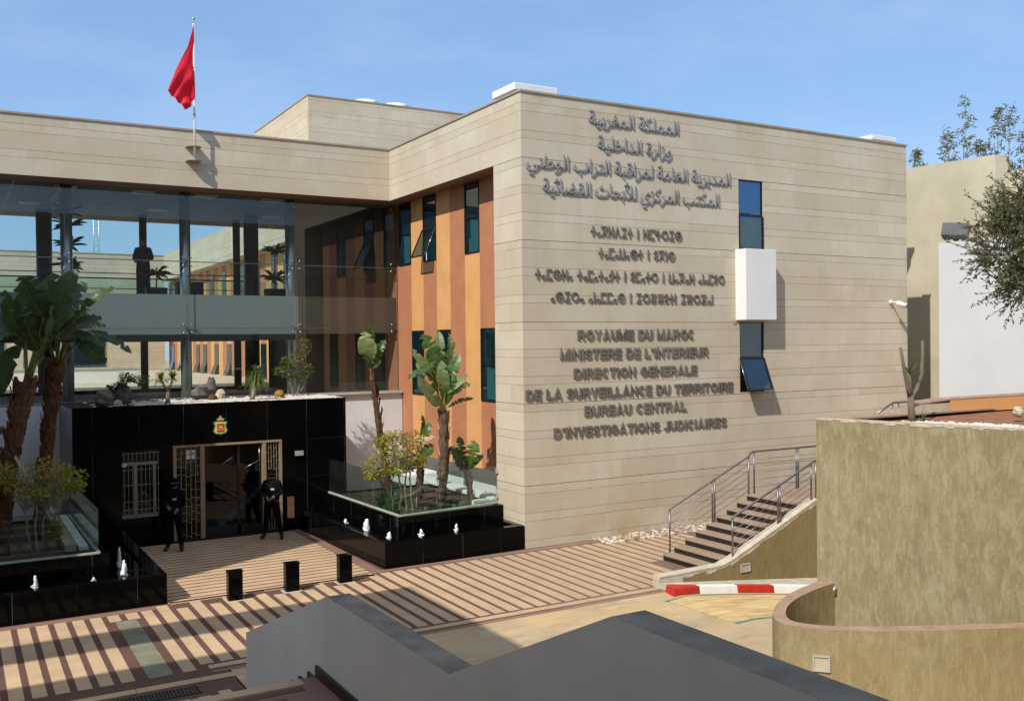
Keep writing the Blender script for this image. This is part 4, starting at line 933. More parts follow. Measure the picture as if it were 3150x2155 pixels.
def handrail(name, posts, top, wires, label, r=.024, group=None):
    t = thing(name, posts[0][0], label, 'handrail', group)
    MB().mat(M['rail_steel']).tube(top, r, 10).build('rail', None, t)
    for a, b in posts: MB().mat(M['rail_steel']).tube([a, b], .020, 8).build('post', None, t)
    for w in wires: MB().mat(M['rail_steel']).tube(w, .0065, 5).build('wire', None, t)
def wires(a0, a1, b0, b1, ks): return [[Vector(a0).lerp(Vector(a1), k), Vector(b0).lerp(Vector(b1), k)] for k in ks]
ks = (.18, .34, .50, .66, .82); Y = -2.70
handrail('handrail', [((2.24, Y, .14), (2.24, Y, 1.12)), ((3.53, Y, .70), (3.53, Y, 1.68)), ((3.60, Y, .70), (3.60, Y, 1.71)), ((4.69, Y, 1.12), (4.69, Y, 2.16)), ((4.87, Y, 1.26), (4.87, Y, 2.26)), ((6.30, Y, 1.26), (6.30, Y, 2.26)), ((6.37, Y, 1.26), (6.37, Y, 2.26)), ((7.7, Y, 1.26), (7.7, Y, 2.26))],
    [(2.24, Y, 1.10), (2.25, Y, 1.14), (4.70, Y, 2.17), (4.76, Y, 2.25), (4.84, Y, 2.275), (8.2, Y, 2.275)],
    wires((2.24, Y, .14), (2.24, Y, 1.12), (4.69, Y, 1.17), (4.69, Y, 2.15), ks) + wires((4.87, Y, 1.26), (4.87, Y, 2.26), (8.2, Y, 1.26), (8.2, Y, 2.26), ks), 'steel handrail with wires on the facade side of the stair', .024)
Y = -4.55
handrail('handrail', [((2.42, Y, .38), (2.42, Y, 1.19)), ((3.76, Y, .93), (3.76, Y, 1.74)), ((3.83, Y, .95), (3.83, Y, 1.77)), ((4.80, Y, 1.36), (4.80, Y, 2.17)), ((4.95, Y, 1.38), (4.95, Y, 2.24))],
    [(2.42, Y, 1.17), (2.43, Y, 1.21), (4.84, Y, 2.20), (4.90, Y, 2.235), (6.5, Y, 2.235)],
    wires((2.42, Y, .38), (2.42, Y, 1.19), (4.80, Y, 1.36), (4.80, Y, 2.17), ks) + wires((4.95, Y, 1.38), (4.95, Y, 2.22), (6.5, Y, 1.38), (6.5, Y, 2.22), ks), 'steel handrail with wires on the outer coping of the stair', .024)
Y = -2.65
handrail('handrail', [((10.0, Y, 2.3), (10.0, Y, 3.22)), ((10.25, Y, 2.3), (10.25, Y, 3.24)), ((11.3, Y, 2.3), (11.3, Y, 3.24)), ((12.6, Y, 2.3), (12.6, Y, 3.24))],
    [(9.3, Y, 2.95), (9.95, Y, 3.22), (10.05, Y, 3.25), (13.8, Y, 3.25)], wires((10.25, Y, 2.3), (10.25, Y, 3.24), (13.8, Y, 2.3), (13.8, Y, 3.24), (.3, .6)), 'dark steel handrail on the upper terrace behind the bare yucca', .03)

# kerb stones along the falling drive
kerb = [(0.17, -5.33), (0.93, -5.235), (1.88, -5.30), (2.78, -5.42), (3.8, -5.58)]; back = [(0.26, -4.92), (0.93, -5.06), (1.88, -5.13), (2.78, -5.25), (3.8, -5.4)]
kl = ['chunky red painted kerb stone at the left end of the row, by the stair wall', 'white painted kerb stone between the two red ones', 'red painted kerb stone second from the right, below the wall light', 'white painted kerb stone at the right end, running behind the curved wall']
for i in range(4):
    m_ = MB().mat(M['red' if i % 2 == 0 else 'kerb_white']); a, b, c, d = kerb[i], kerb[i + 1], back[i + 1], back[i]; e = .006
    A = Vector(a).lerp(Vector(b), e); B = Vector(a).lerp(Vector(b), 1 - e); Cc = Vector(d).lerp(Vector(c), 1 - e); D = Vector(d).lerp(Vector(c), e)
    poly = [tuple(A), tuple(B), tuple(Cc), tuple(D)]; ins = Vector((0, .035))
    top = [tuple(A + ins), tuple(B + ins), tuple(Cc), tuple(D)]
    zb = [ramp_z(*p) - .05 for p in poly]; zt = [ramp_z(*p) + .155 for p in poly]
    if i == 0: top[0] = (top[0][0] + .05, top[0][1] + .04); top[3] = (top[3][0] + .05, top[3][1])
    m_.add([(p[0], p[1], z) for p, z in zip(poly, zb)] + [(p[0], p[1], z) for p, z in zip(top, zt)], [(3, 2, 1, 0), (4, 5, 6, 7), (0, 1, 5, 4), (1, 2, 6, 5), (2, 3, 7, 6), (3, 0, 4, 7)])
    tag(m_.build('kerb_stone', None, None, 0.015), kl[i], 'kerb stone', 'painted kerb stones below the stair wall')
mb = MB().mat(M['pale_coping']); mb.prism([(0.36, -4.92), (0.93, -5.06), (1.88, -5.13), (3.8, -5.4), (6, -5.7), (6, -4.66), (0.36, -4.66)], -1.2, [ramp_z(x, -5) + .12 for x in (.36, .93, 1.88, 3.8, 6, 6, .36)]); tag(mb.build('kerb_verge'), kind='structure')

# ------------------------------------------------------------------ olive rendered retaining planter and curved wall
op = thing('retaining_planter', (3, -13, 0), 'tall olive rendered retaining wall with a planted bed along its top', 'retaining wall')
A = Vector((-.49, -9.50)); dv = Vector((.215, -.977)).normalized(); B = A + dv * 9
ZT = 3.78
mb = MB().mat(M['olive']); n_ = 1
mb.face([(B.x, B.y, -1), (A.x, A.y, -1), (A.x, A.y, ZT - .03), (B.x, B.y, ZT - .03)][::-1]); mb.face([(A.x, A.y, -1), (9, -9.30, -1), (9, -9.30, ZT - .03), (A.x, A.y, ZT - .03)][::-1])
mb.face([(9, -9.3, -1), (9, B.y, -1), (9, B.y, ZT), (9, -9.3, ZT)][::-1]); mb.face([(B.x, B.y, -1), (9, B.y, -1), (9, B.y, ZT), (B.x, B.y, ZT)])
mb.build('wall', None, op)
# coping with a chipped edge
mb = MB().mat(M['olive_top']); W = .16; pn = Vector((-dv.y, dv.x)); pn = pn if pn.x > 0 else -pn
mb.prism([(A.x, A.y), (B.x, B.y), (B.x + pn.x * W, B.y + pn.y * W), (A.x + pn.x * W + .02, A.y - .02)], ZT - .03, ZT)
mb.prism([(A.x + .16, A.y - .05), (A.x + pn.x * W + .1, A.y - .35), (1.5, -9.85), (9, -9.85), (9, -9.34), (A.x + .02, A.y + .02)], ZT - .03, ZT - .004)
mb.mat(M['chipped']); rr = random.Random(11); t = 0.0
while t < 9:
    w = rr.uniform(.05, .16); h = rr.uniform(.012, .05); p = A + dv * t; q = A + dv * (t + w); e = pn * -.006
    mb.obox((p.x + e.x, p.y + e.y, ZT - h), (q.x - p.x, q.y - p.y, rr.uniform(-.004, .004)), (pn.x * .05, pn.y * .05, 0), (0, 0, h + .003)); t += w
mb.build('coping', None, op)
mb = MB().mat(M['soil_red']); mb.face([(A.x + .2, A.y - .2, ZT - .10), (B.x + .2, B.y, ZT - .10), (9, B.y, ZT + .02), (9, -9.8, ZT - .02)]); mb.build('soil', None, op)
kb = thing('ochre_kerb', (4, -9.7, 3.8), 'raised kerb with ochre stained front along the back of the top bed', 'kerb')
mb = MB().mat(M['orange']); mb.prism([(2.45, -9.72), (9, -10.55), (9, -10.2), (2.45, -9.42)], ZT - .04, [3.94, 4.02, 4.02, 3.94]); mb.mat(M['pale_coping']); mb.prism([(1.75, -9.70), (2.44, -9.72), (2.44, -9.42), (1.9, -9.40)], ZT - .04, 3.90); mb.mat(M['olive_top']); mb.prism([(1.75, -9.70), (2.45, -9.722), (9, -10.552), (9, -10.15), (2.45, -9.37), (1.85, -9.37)], [3.902, 3.942, 4.022, 4.022, 3.942, 3.902], [3.925, 3.965, 4.045, 4.045, 3.965, 3.925]); mb.build('kerb', None, kb)
cw = thing('curved_wall', (-1.2, -11, 0), 'low rounded olive rendered wall curling out from the retaining wall', 'wall')
out = [(-.50, -9.55), (-.80, -9.63), (-1.2, -9.745), (-1.69, -9.955), (-2.10, -10.21), (-2.40, -10.45), (-2.55, -10.65), (-2.60, -10.83), (-2.55, -11.02), (-2.42, -11.22), (-2.2, -11.44), (-1.75, -11.77), (-1.25, -12.05), (-.60, -12.37), (-.15, -12.58), (1.5, -13.35), (4, -14.5)]
inn = [(-.40, -9.78), (-.72, -9.83), (-1.1, -9.93), (-1.52, -10.075), (-1.92, -10.28), (-2.2, -10.5), (-2.35, -10.67), (-2.42, -10.83), (-2.38, -10.98), (-2.28, -11.13), (-2.10, -11.30), (-1.68, -11.59), (-1.19, -11.86), (-.55, -12.19), (-.09, -12.41), (1.58, -13.18), (4.07, -14.33)]
ZC = 1.30
def smooth_line(P, k=4):
    r = []
    for i in range(len(P) - 1):
        p0, p1, p2, p3 = Vector(P[max(i - 1, 0)]), Vector(P[i]), Vector(P[i + 1]), Vector(P[min(i + 2, len(P) - 1)])
        for j in range(k):
            t = j / k; r.append(.5 * ((2 * p1) + (-p0 + p2) * t + (2 * p0 - 5 * p1 + 4 * p2 - p3) * t * t + (-p0 + 3 * p1 - 3 * p2 + p3) * t ** 3))
    r.append(Vector(P[-1])); return r
O_, I_ = smooth_line(out), smooth_line(inn)
mb = MB().mat(M['olive_dark2']) if 'olive_dark2' in M else MB().mat(M['olive'])
mb.sm = True
for i in range(len(O_) - 1):
    a, b, c, d = O_[i], O_[i + 1], I_[i + 1], I_[i]
    mb.mat(M['olive_warm']); mb.face([(a.x, a.y, -.8), (b.x, b.y, -.8), (b.x, b.y, ZC), (a.x, a.y, ZC)]); mb.face([(c.x, c.y, -.8), (d.x, d.y, -.8), (d.x, d.y, ZC), (c.x, c.y, ZC)])
mb.build('wall', None, cw)
mb = MB().mat(M['olive_top'])
for i in range(len(O_) - 1):
    a, b, c, d = O_[i], O_[i + 1], I_[i + 1], I_[i]; mb.face([(a.x, a.y, ZC), (b.x, b.y, ZC), (c.x, c.y, ZC + .004), (d.x, d.y, ZC + .004)])
    w = .014 + .012 * random.random(); n2 = (b - a).normalized(); n2 = Vector((n2.y, -n2.x)) * -.004
mb.build('coping', None, cw)
i0 = min(range(len(O_)), key=lambda i: (O_[i] - Vector((-2.40, -11.25))).length); dd_ = (O_[i0 + 1] - O_[i0 - 1]).normalized(); nn_ = Vector((dd_.y, -dd_.x)); nn_ = nn_ if nn_.y < 0 else -nn_
wall_light((O_[i0].x + nn_.x * .004, O_[i0].y + nn_.y * .004, .865), (dd_.x, dd_.y, 0), (nn_.x, nn_.y, 0), .215, .205, 'silver framed brick light low on the curved wall')
pb = thing('pipe_stub', (-.5, -9.85, 1.2), 'broken white pipe stub where the curved wall meets the tall wall', 'pipe')
m_ = MB().mat(M['lamp_frame']); m_.tube([(-.47, -9.84, 1.27), (-.52, -9.855, 1.26)], .014, 8); m_.tube([(-.52, -9.855, 1.26), (-.545, -9.865, 1.225)], .016, 8); m_.build('pipe', None, pb)

# ------------------------------------------------------------------ walls to the far right
bw = thing('boundary_wall', (18.2, 2, 2), 'tall buff rendered wall standing beyond the right end of the stone block', 'wall')
mb = MB().mat(M['bgstone']); mb.prism([(18.2, 14), (18.2, -.33), (18.75, -.42), (18.75, 14)], 0, [11.45, 11.05, 11.05, 11.45]); mb.build('wall', None, bw)
bw2 = thing('far_boundary_wall', (18.9, -4, 2), 'lower stretch of buff wall half hidden by the olive tree', 'wall')
mb = MB().mat(M['bgstone']); mb.prism([(18.8, -.30), (18.8, -14), (19.2, -14), (19.2, -.30)], 0, 10.55); mb.build('wall', None, bw2)
wp = thing('white_screen_wall', (14.5, -5, 2), 'smooth white screen wall carrying the floodlight', 'wall')
mb = MB().mat(M['screen']); mb.box((14.5, -14, 0), (14.9, -.83, 7.90)); mb.build('wall', None, wp, 0.01)
fl_ = thing('floodlight', (14.6, -1.3, 7.9), 'dark grey finned floodlight on top of the white screen wall', 'floodlight')
mb = MB().mat(M['flood'])
c0 = Vector((14.6, -1.35, 8.2)); ax = Vector((.25, -.9, -.10)).normalized(); uz = Vector((.5, .2, .85)).normalized(); fx = ax.cross(uz)
mb.obox(c0 - ax * .38 - uz * .20 - fx * .12, ax * .76, uz * .46, fx * .24); 
for k in range(3): mb.obox(c0 + ax * (-.34 + .26 * k) - uz * .21 - fx * .16, ax * .16, uz * .48, fx * .05)
mb.build('housing', None, fl_); m_ = MB().mat(M['lamp_glass']); m_.obox(c0 - ax * .26 - uz * .175 - fx * .1, ax * .5, uz * .012, fx * .18); m_.build('lens', None, fl_)
m_ = MB().mat(M['flood']); m_.box((14.58, -1.42, 7.9), (14.66, -1.32, 8.1)); m_.build('bracket', None, fl_)
sc = thing('security_camera', (13.35, 0, 6.0), 'white bullet security camera near the right edge of the facade', 'camera')
m_ = MB().mat(M['white']); m_.tube([(13.28, -.26, 6.07), (13.42, -.50, 5.97)], .075, 12); m_.build('housing', None, sc); m_ = MB().mat(M['dark']); m_.tube([(13.42, -.50, 5.97), (13.428, -.515, 5.964)], .062, 12); m_.build('lens', None, sc)
m_ = MB().mat(M['white']); m_.tube([(13.30, -.002, 6.10), (13.30, -.06, 6.10)], .07, 10); m_.tube([(13.30, -.05, 6.10), (13.30, -.30, 6.08)], .025, 8); m_.build('bracket', None, sc)
hk = thing('cable_stub', (7, 0, 5.5), 'thin bent reinforcement stub poking from the string course under the bay box', 'bracket'); MB().mat(M['coping']).tube([(6.9, -.01, 5.45), (6.7, -.05, 5.50)], .008, 5).build('rod', None, hk)

# ------------------------------------------------------------------ raised lettering on the facade
def seg_quad(path, w, closed):
    pts = [Vector(p) for p in path]; n = len(pts); L, Rr = [], []
    for i, p in enumerate(pts):
        if closed: a, b = pts[i - 1], pts[(i + 1) % n]
        else: a, b = pts[max(i - 1, 0)], pts[min(i + 1, n - 1)]
        d1 = (p - a).normalized() if (p - a).length > 1e-9 else (b - p).normalized(); d2 = (b - p).normalized() if (b - p).length > 1e-9 else d1
        t = (d1 + d2); t = t.normalized() if t.length > 1e-6 else d1; nn = Vector((-t.y, t.x)); k = min(1.8, 1 / max(.35, nn.dot(Vector((-d1.y, d1.x)))))
        L.append(p + nn * w / 2 * k); Rr.append(p - nn * w / 2 * k)
    return L, Rr
def arc(cx, cy, rx, ry, a0, a1, n=14): return [(cx + rx * math.cos(R(a0 + (a1 - a0) * i / n)), cy + ry * math.sin(R(a0 + (a1 - a0) * i / n))) for i in range(n + 1)]
def circ(cx, cy, rx, ry=None, n=18): return ('c', arc(cx, cy, rx, ry or rx, 0, 360, n)[:-1])
GL = {}
h = .11  # half stroke, letters one unit tall
def g(ch, w, *strokes): GL[ch] = (w, strokes)
g('A', .84, [(h, 0), (.42, 1), (.84 - h, 0)], [(.24, .30), (.60, .30)])
g('B', .72, [(h, 0), (h, 1)], [(h, 1 - h * .9)] + arc(.42, .75, .20, .25 - h * .9, 90, -90, 8) + [(h, .5)], [(.38, .5)] + arc(.43, .26, .23, .26 - h * .9, 90, -90, 8) + [(h, h * .9)])
g('C', .80, arc(.42, .5, .42 - h, .5 - h, 48, 312, 18))
g('D', .80, [(h, 0), (h, 1)], [(h, 1 - h * .9)] + arc(.36, .5, .44 - h, .5 - h * .9, 90, -90, 14) + [(h, h * .9)])
g('E', .70, [(h, 0), (h, 1)], [(h, 1 - h * .9), (.70, 1 - h * .9)], [(h, .52), (.66, .52)], [(h, h * .9), (.70, h * .9)])
g('G', .84, arc(.42, .5, .42 - h, .5 - h, 48, 330, 18) + [(.84 - h, .44), (.48, .44)])
g('I', .26, [(.13, 0), (.13, 1)])
g('J', .60, [(.60 - h, 1), (.60 - h, .30)] + arc(.30, .28, .19, .28 - h, 0, -180, 8))
g('L', .66, [(h, 1), (h, 0)], [(h, h * .9), (.66, h * .9)])
g('M', .90, [(h, 0), (h, .98), (.45, .12), (.90 - h, .98), (.90 - h, 0)])
g('N', .80, [(h, 0), (h, .97), (.80 - h, .03), (.80 - h, 1)])
g('O', .88, circ(.44, .5, .44 - h, .5 - h))
g('R', .80, [(h, 0), (h, 1)], [(h, 1 - h * .9)] + arc(.46, .74, .21, .26 - h * .9, 90, -90, 8) + [(h, .48)], [(.42, .46), (.72, 0)])
g('S', .74, [(.68, .76)] + arc(.37, .74, .26, .26 - h, 35, 200, 8) + [(.36, .52)] + arc(.38, .27, .26, .27 - h, 40, -160, 9))
g('T', .70, [(.35, 0), (.35, 1)], [(0, 1 - h * .9), (.70, 1 - h * .9)])
g('U', .80, [(h, 1), (h, .34)] + arc(.40, .34, .40 - h, .34 - h, 180, 360, 10) + [(.80 - h, 1)])
g('V', .80, [(h, 1), (.40, .02), (.80 - h, 1)])
g('Y', .80, [(h, 1), (.40, .44), (.80 - h, 1)], [(.40, .46), (.40, 0)])
g("'", .24, [(.14, 1), (.10, .70)]); g(' ', .34)
h = .085
g('t+', .56, [(.28, 0), (.28, 1)], [(0, .5), (.56, .5)]); g('ta', .40, circ(.20, .20, .14)); g('tg', .72, [(.06, .02), (.66, .94)], [(.66, .02), (.06, .94)], [(.04, .95), (.68, .95)])
g('tl', .62, [(h, 0), (h, 1)], [(.62 - h, 0), (.62 - h, 1)], [(h, .9), (.62 - h, .1)]); g('td', .70, [(h, 0), (.35, .95), (.70 - h, 0)]); g('ti', .62, [(.58, .92), (.12, .92), (.42, .5), (.12, .08), (.60, .08)])
g('tn', .22, [(.11, 0), (.11, 1)]); g('tm', .60, [(.60, .92), (h, .92), (h, .08), (.60, .08)]); g('tv', .70, [(h, 1), (h, .55), (.62, .55)], [(.40, 1), (.40, 0)])
g('tr', .84, circ(.42, .5, .34, .40)); g('tb', .84, circ(.42, .5, .34, .40), [(.10, .5), (.74, .5)]); g('tw', .64, [(h, 1), (h, .08), (.64 - h, .08), (.64 - h, 1)])
g('ts', .84, circ(.42, .5, .34, .40), circ(.42, .5, .07, .08)); g('tu', .46, circ(.23, .76, .15, .15), circ(.23, .24, .15, .15)); g('th', .84, circ(.42, .5, .34, .40), [(.42, .1), (.42, .9)])
g('ty', .56, [(.50, 1), (.10, .60), (.46, .52), (.10, 0)], [(.26, .98), (.50, .98)]); g('tk', .72, [(.06, .02), (.66, .94)], [(.66, .02), (.36, .48), (.10, .94)], [(.04, .95), (.64, .95)])
g('tz', .74, [(.37, 0), (.37, 1)], arc(-.02, .5, .24, .44, 70, -70, 8), arc(.76, .5, .24, .44, 110, 250, 8), [(.12, .5), (.62, .5)]); g('tf', .76, arc(-.05, .5, .34, .46, 75, -75, 8), arc(.81, .5, .34, .46, 105, 255, 8), [(.30, .96), (.48, .96)], [(.30, .04), (.48, .04)])
def letters(seq, x0, x1, z, H, sw, gap, y_front, depth, lmat, label):
    t = thing('lettering', (x0, 0, z), label, 'lettering', 'raised lines of lettering on the facade')
    tot = sum(GL[c][0] for c in seq) + gap * (len(seq) - 1); sx = (x1 - x0) / tot; mb = MB().mat(lmat); x = x0; k = 0
    for c in seq + [' ']:
        w, strokes = GL[c]
        if c == ' ' and mb.v: mb.build('word', None, t); mb = MB().mat(lmat)
        for s in strokes:
            closed = isinstance(s, tuple) and s[0] == 'c'; path = s[1] if closed else s
            P = [(x + px * sx, z + pz * H) for px, pz in path]; L, Q = seg_quad(P, sw, closed); k += 1
            yf = y_front - .0012 * (k % 5); yb = y_front + depth; n = len(P); m = n if closed else n - 1
            for i in range(m):
                j = (i + 1) % n; V = [(L[i].x, yf, L[i].y), (L[j].x, yf, L[j].y), (Q[j].x, yf, Q[j].y), (Q[i].x, yf, Q[i].y)]; Bk = [(a, yb, b) for a, _, b in V]
                mb.face(V[::-1]); mb.face([V[0], V[1], Bk[1], Bk[0]]); mb.face([V[2], V[3], Bk[3], Bk[2]])
            if not closed:
                for i, rv in ((0, 0), (n - 1, 1)): V = [(L[i].x, yf, L[i].y), (Q[i].x, yf, Q[i].y), (Q[i].x, yb, Q[i].y), (L[i].x, yb, L[i].y)]; mb.face(V if rv else V[::-1])
        x += (w + gap) * sx
LAT = [("ROYAUME DU MAROC", 1.57, 5.35, 5.025), ("MINISTERE DE L'INTERIEUR", 1.05, 5.84, 4.545), ("DIRECTION GENERALE", 1.45, 5.43, 4.07), ("DE LA SURVEILLANCE DU TERRITOIRE", .05, 6.72, 3.58), ("BUREAU CENTRAL", 1.76, 5.04, 3.12), ("D'INVESTIGATIONS JUDICIAIRES", .84, 6.47, 2.62)]
for s, x0, x1, z in LAT:
    letters(list(s), x0, x1, z, .24, .060, .11, -.036, .034, M['letter'], 'grey raised Latin capitals reading ' + s + ' on the stone facade')
a = 'ta'; TIF = [(['t+', a, 'tg', 'tl', 'td', 'ti', 't+', ' ', 'tn', ' ', 'tl', 'tm', 'tv', 'tr', 'ti', 'tb'], 2.0, 4.94, 7.63, 'top'), (['t+', a, 'tm', a, 'tw', a, 'ts', 't+', ' ', 'tn', ' ', 'tu', 'tg', 'tn', 'ts'], 2.23, 4.70, 7.09, 'second'),
       (['t+', a, 'tm', 'th', 'tl', a, ' ', 't+', a, 'tm', a, 't+', a, 'ty', 't+', ' ', 'tn', ' ', 'tu', 'tm', a, 't+', 'tr', ' ', 'tn', ' ', 'tw', a, 'tk', a, 'tl', ' ', a, 'tn', a, 'tm', 'tu', 'tr'], .35, 6.45, 6.51, 'third'),
       ([a, 'ts', 'ti', 'tr', a, ' ', a, 'tn', a, 'tm', 'tm', a, 'ts', ' ', 'tn', ' ', 'ti', 'tr', 'tz', 'tz', 'tu', 't+', 'tn', ' ', 'ti', 'tz', 'tr', 'tf', a, 'tn'], .79, 6.03, 5.965, 'lowest')]
for s, x0, x1, z, w_ in TIF:
    letters(s, x0, x1, z, .25, .036, .10, -.034, .032, M['letter'], {'top': 'top line of grey raised Tifinagh letters, two words and a bar', 'second': 'shortest line of raised Tifinagh letters, second from the top', 'third': 'longest line of raised Tifinagh letters on the facade', 'lowest': 'lowest line of raised Tifinagh letters, level with the foot of the bay box'}[w_])
# Arabic lines: joined forms laid out right to left with the built-in font
AF = {'ا': 'FE8D FE8E FE8D FE8E', 'أ': 'FE83 FE84 FE83 FE84', 'ب': 'FE8F FE90 FE91 FE92', 'ة': 'FE93 FE94 FE93 FE94', 'ت': 'FE95 FE96 FE97 FE98', 'ث': 'FE99 FE9A FE9B FE9C', 'ح': 'FEA1 FEA2 FEA3 FEA4', 'خ': 'FEA5 FEA6 FEA7 FEA8', 'د': 'FEA9 FEAA FEA9 FEAA', 'ر': 'FEAD FEAE FEAD FEAE', 'ز': 'FEAF FEB0 FEAF FEB0', 'ض': 'FEBD FEBE FEBF FEC0', 'ط': 'FEC1 FEC2 FEC3 FEC4', 'ع': 'FEC9 FECA FECB FECC', 'غ': 'FECD FECE FECF FED0', 'ق': 'FED5 FED6 FED7 FED8', 'ك': 'FED9 FEDA FEDB FEDC', 'ل': 'FEDD FEDE FEDF FEE0', 'م': 'FEE1 FEE2 FEE3 FEE4', 'ن': 'FEE5 FEE6 FEE7 FEE8', 'و': 'FEED FEEE FEED FEEE', 'ي': 'FEF1 FEF2 FEF3 FEF4', 'ئ': 'FE89 FE8A FE8B FE8C', '\u0001': 'FEF7 FEF8 FEF7 FEF8'}
NOJ = set('اأةدرزو\u0001')
def shape(s):
    s = s.replace('لأ', '\u0001'); r = ''
    for w in s.split(' '):
        t = ''
        for i, c in enumerate(w):
            jp = i > 0 and w[i - 1] not in NOJ; jn = i < len(w) - 1 and c not in NOJ; t += chr(int(AF[c].split()[(1 if jp else 0) if not jn else (3 if jp else 2)], 16))
        r += t + ' '
    return r.strip()[::-1]
ARA = [('المملكة المغربية', 1.96, 4.87, 10.44, 'top two word line of raised Arabic letters, just under the roof'), ('وزارة الداخلية', 2.22, 4.62, 9.83, 'short second line of raised Arabic letters below the topmost one'), ('المديرية العامة لمراقبة التراب الوطني', .13, 6.69, 9.22, 'longest line of raised Arabic letters, reaching to the blue window'), ('المكتب المركزي للأبحاث القضائية', .58, 6.28, 8.63, 'lowest line of raised Arabic letters above the Tifinagh')]
for s, x0, x1, z, lab in ARA:
    t = thing('lettering', (x0, 0, z), lab, 'lettering', 'raised lines of lettering on the facade'); W_ = []
    for w_ in shape(s).split(' '):
        cu = bpy.data.curves.new('tmp', 'FONT'); cu.body = w_; cu.size = .42; cu.extrude = .016; cu.offset = .006; cu.resolution_u = 4
        tmp = bpy.data.objects.new('tmp', cu); COL.objects.link(tmp); bpy.context.view_layer.update()
        W_.append(bpy.data.meshes.new_from_object(tmp.evaluated_get(bpy.context.evaluated_depsgraph_get()))); bpy.data.objects.remove(tmp)
    ex = [(min(v.co.x for v in me.vertices), max(v.co.x for v in me.vertices)) for me in W_]; gp = .12
    k = (x1 - x0) / (sum(b - a for a, b in ex) + gp * (len(W_) - 1)); x = x0
    for me, (a, b) in zip(W_, ex):
        for v in me.vertices: X_, Y_, Z_ = v.co; v.co = ((X_ - a) * k + x - x0, -.022 - Z_, Y_ * 1.12)
        x += (b - a + gp) * k; me.materials.clear(); me.materials.append(M['letter_pale']); o = bpy.data.objects.new('word', me); COL.objects.link(o); o.parent = t

# ------------------------------------------------------------------ plants
def blade(mb, base, tip, width, up=(0, 0, 1), bend=0.12, fold=0.35, n=9, tears=2, rnd=random, shape=0.42):
    """paddle leaf along a bowed midrib; halves fold up like a shallow V, some splits to the rib"""
    base, tip, up = Vector(base), Vector(tip), Vector(up); ax = tip - base; Ln = ax.length; ax.normalize()
    side = ax.cross(up); side = side.normalized() if side.length > .05 else ax.cross(Vector((1, .3, 0))).normalized(); nrm = side.cross(ax).normalized()
    P, W = [], []
    for i in range(n + 1):
        t = i / n; P.append(base.lerp(tip, t) + nrm * (bend * Ln * 4 * t * (1 - t)) - nrm * bend * Ln * .35 * t * t)
        q = (t / shape) if t < shape else (1 - t) / (1 - shape); W.append(width * .5 * (max(0.0, math.sin(q * math.pi / 2)) ** .75 if t < shape else max(0.0, 1 - (1 - q) ** 2.4) ** .5) + .004)
    for sgn in (-1, 1):
        cut = set(rnd.sample(range(2, n), min(tears, n - 2))) if tears else set(); sg = side * sgn
        for i in range(n):
            sag0 = fold + rnd.uniform(-.1, .1); a, b = P[i], P[i + 1]; wa, wb = W[i], W[i + 1]; sh = ax * (Ln * .05)
            m0 = a + (sg * .55 + nrm * .55 * sag0 * .7) * wa; m1 = b + (sg * .55 + nrm * .55 * sag0 * .7) * wb
            e0 = a + (sg + nrm * sag0) * wa - nrm * wa * .12; e1 = b + (sg + nrm * sag0) * wb - nrm * wb * .12
            if i in cut: e0 = e0 + sh * 1.1 - nrm * wa * .15; m0 = m0 + sh * .4
            if i + 1 in cut: e1 = e1 - sh * 1.1; m1 = m1 - sh * .3
            mb.add([a, b, m1, e1, e0, m0], [(0, 1, 2, 5), (5, 2, 3, 4)] if sgn > 0 else [(5, 2, 1, 0), (4, 3, 2, 5)])
    return P
def banana(name, label, trunk, rad, leaves, mats, lmat='banana', group='banana plants in the fountain beds', seed=1, bark='palm_bark', petiole='petiole', stretch=1.0, slim=1.0):
    """leaves: (blade base, blade tip, width, normal hint)"""
    rnd = random.Random(seed); t = thing(name, trunk[0], label, 'plant', group)
    m_ = MB().mat(M[bark]); pts = [Vector(p) for p in trunk]; S = []
    for i in range(len(pts) - 1):
        for k in range(5): S.append(pts[i].lerp(pts[i + 1], k / 5))
    S.append(pts[-1]); r0, r1 = rad
    rr = [(r0 + (r1 - r0) * i / (len(S) - 1)) * (1 + rnd.uniform(-.10, .10)) for i in range(len(S))]; m_.tube(S, rr, 9)
    for i in range(1, len(S) - 1):                       # ragged old leaf bases
        for k in range(9):
            an = rnd.uniform(0, 6.28); d = Vector((math.cos(an), math.sin(an), 0)); p = S[i] + d * rr[i] * .93; tg = d.cross(Vector((0, 0, 1)))
            h = rnd.uniform(.12, .34) * (r0 / .10); w = rnd.uniform(.4, .8) * rr[i]
            m_.face([p - tg * w, p + tg * w, p + d * rnd.uniform(.01, .07) + tg * w * .3 + Vector((0, 0, h)), p + d * rnd.uniform(.01, .07) - tg * w * .3 + Vector((0, 0, h))])
    m_.build('trunk', None, t); top = S[-1]
    for i, (b, tp, w, nh) in enumerate(leaves):
        b, tp = Vector(b), Vector(tp); b = tp + (b - tp) * stretch; w *= slim; lm = MB(); lm.mat(M[lmat if rnd.random() < .6 else mats]); lm.sm = True
        P = blade(lm, b, tp, w, nh, rnd.uniform(.04, .14), rnd.uniform(.15, .45), 10, rnd.randint(1, 3), rnd); lf = lm.build('leaf', None, t)
        pm = MB().mat(M['midrib']); pm.tube([p + Vector((0, 0, .002)) for p in P], [.009 * (1 - .75 * k / len(P)) for k in range(len(P))], 5, False); pm.build('midrib', None, lf)
        st_ = MB().mat(M[petiole]); mid = top.lerp(b, .55) + Vector((0, 0, .06)); st_.tube([top - Vector((0, 0, .25)) + Vector((rnd.uniform(-.03, .03), rnd.uniform(-.03, .03), 0)), top.lerp(mid, .5), mid, b], [.04, .03, .022, .014], 6, False); st_.build('leaf_stalk', None, t)
    return t
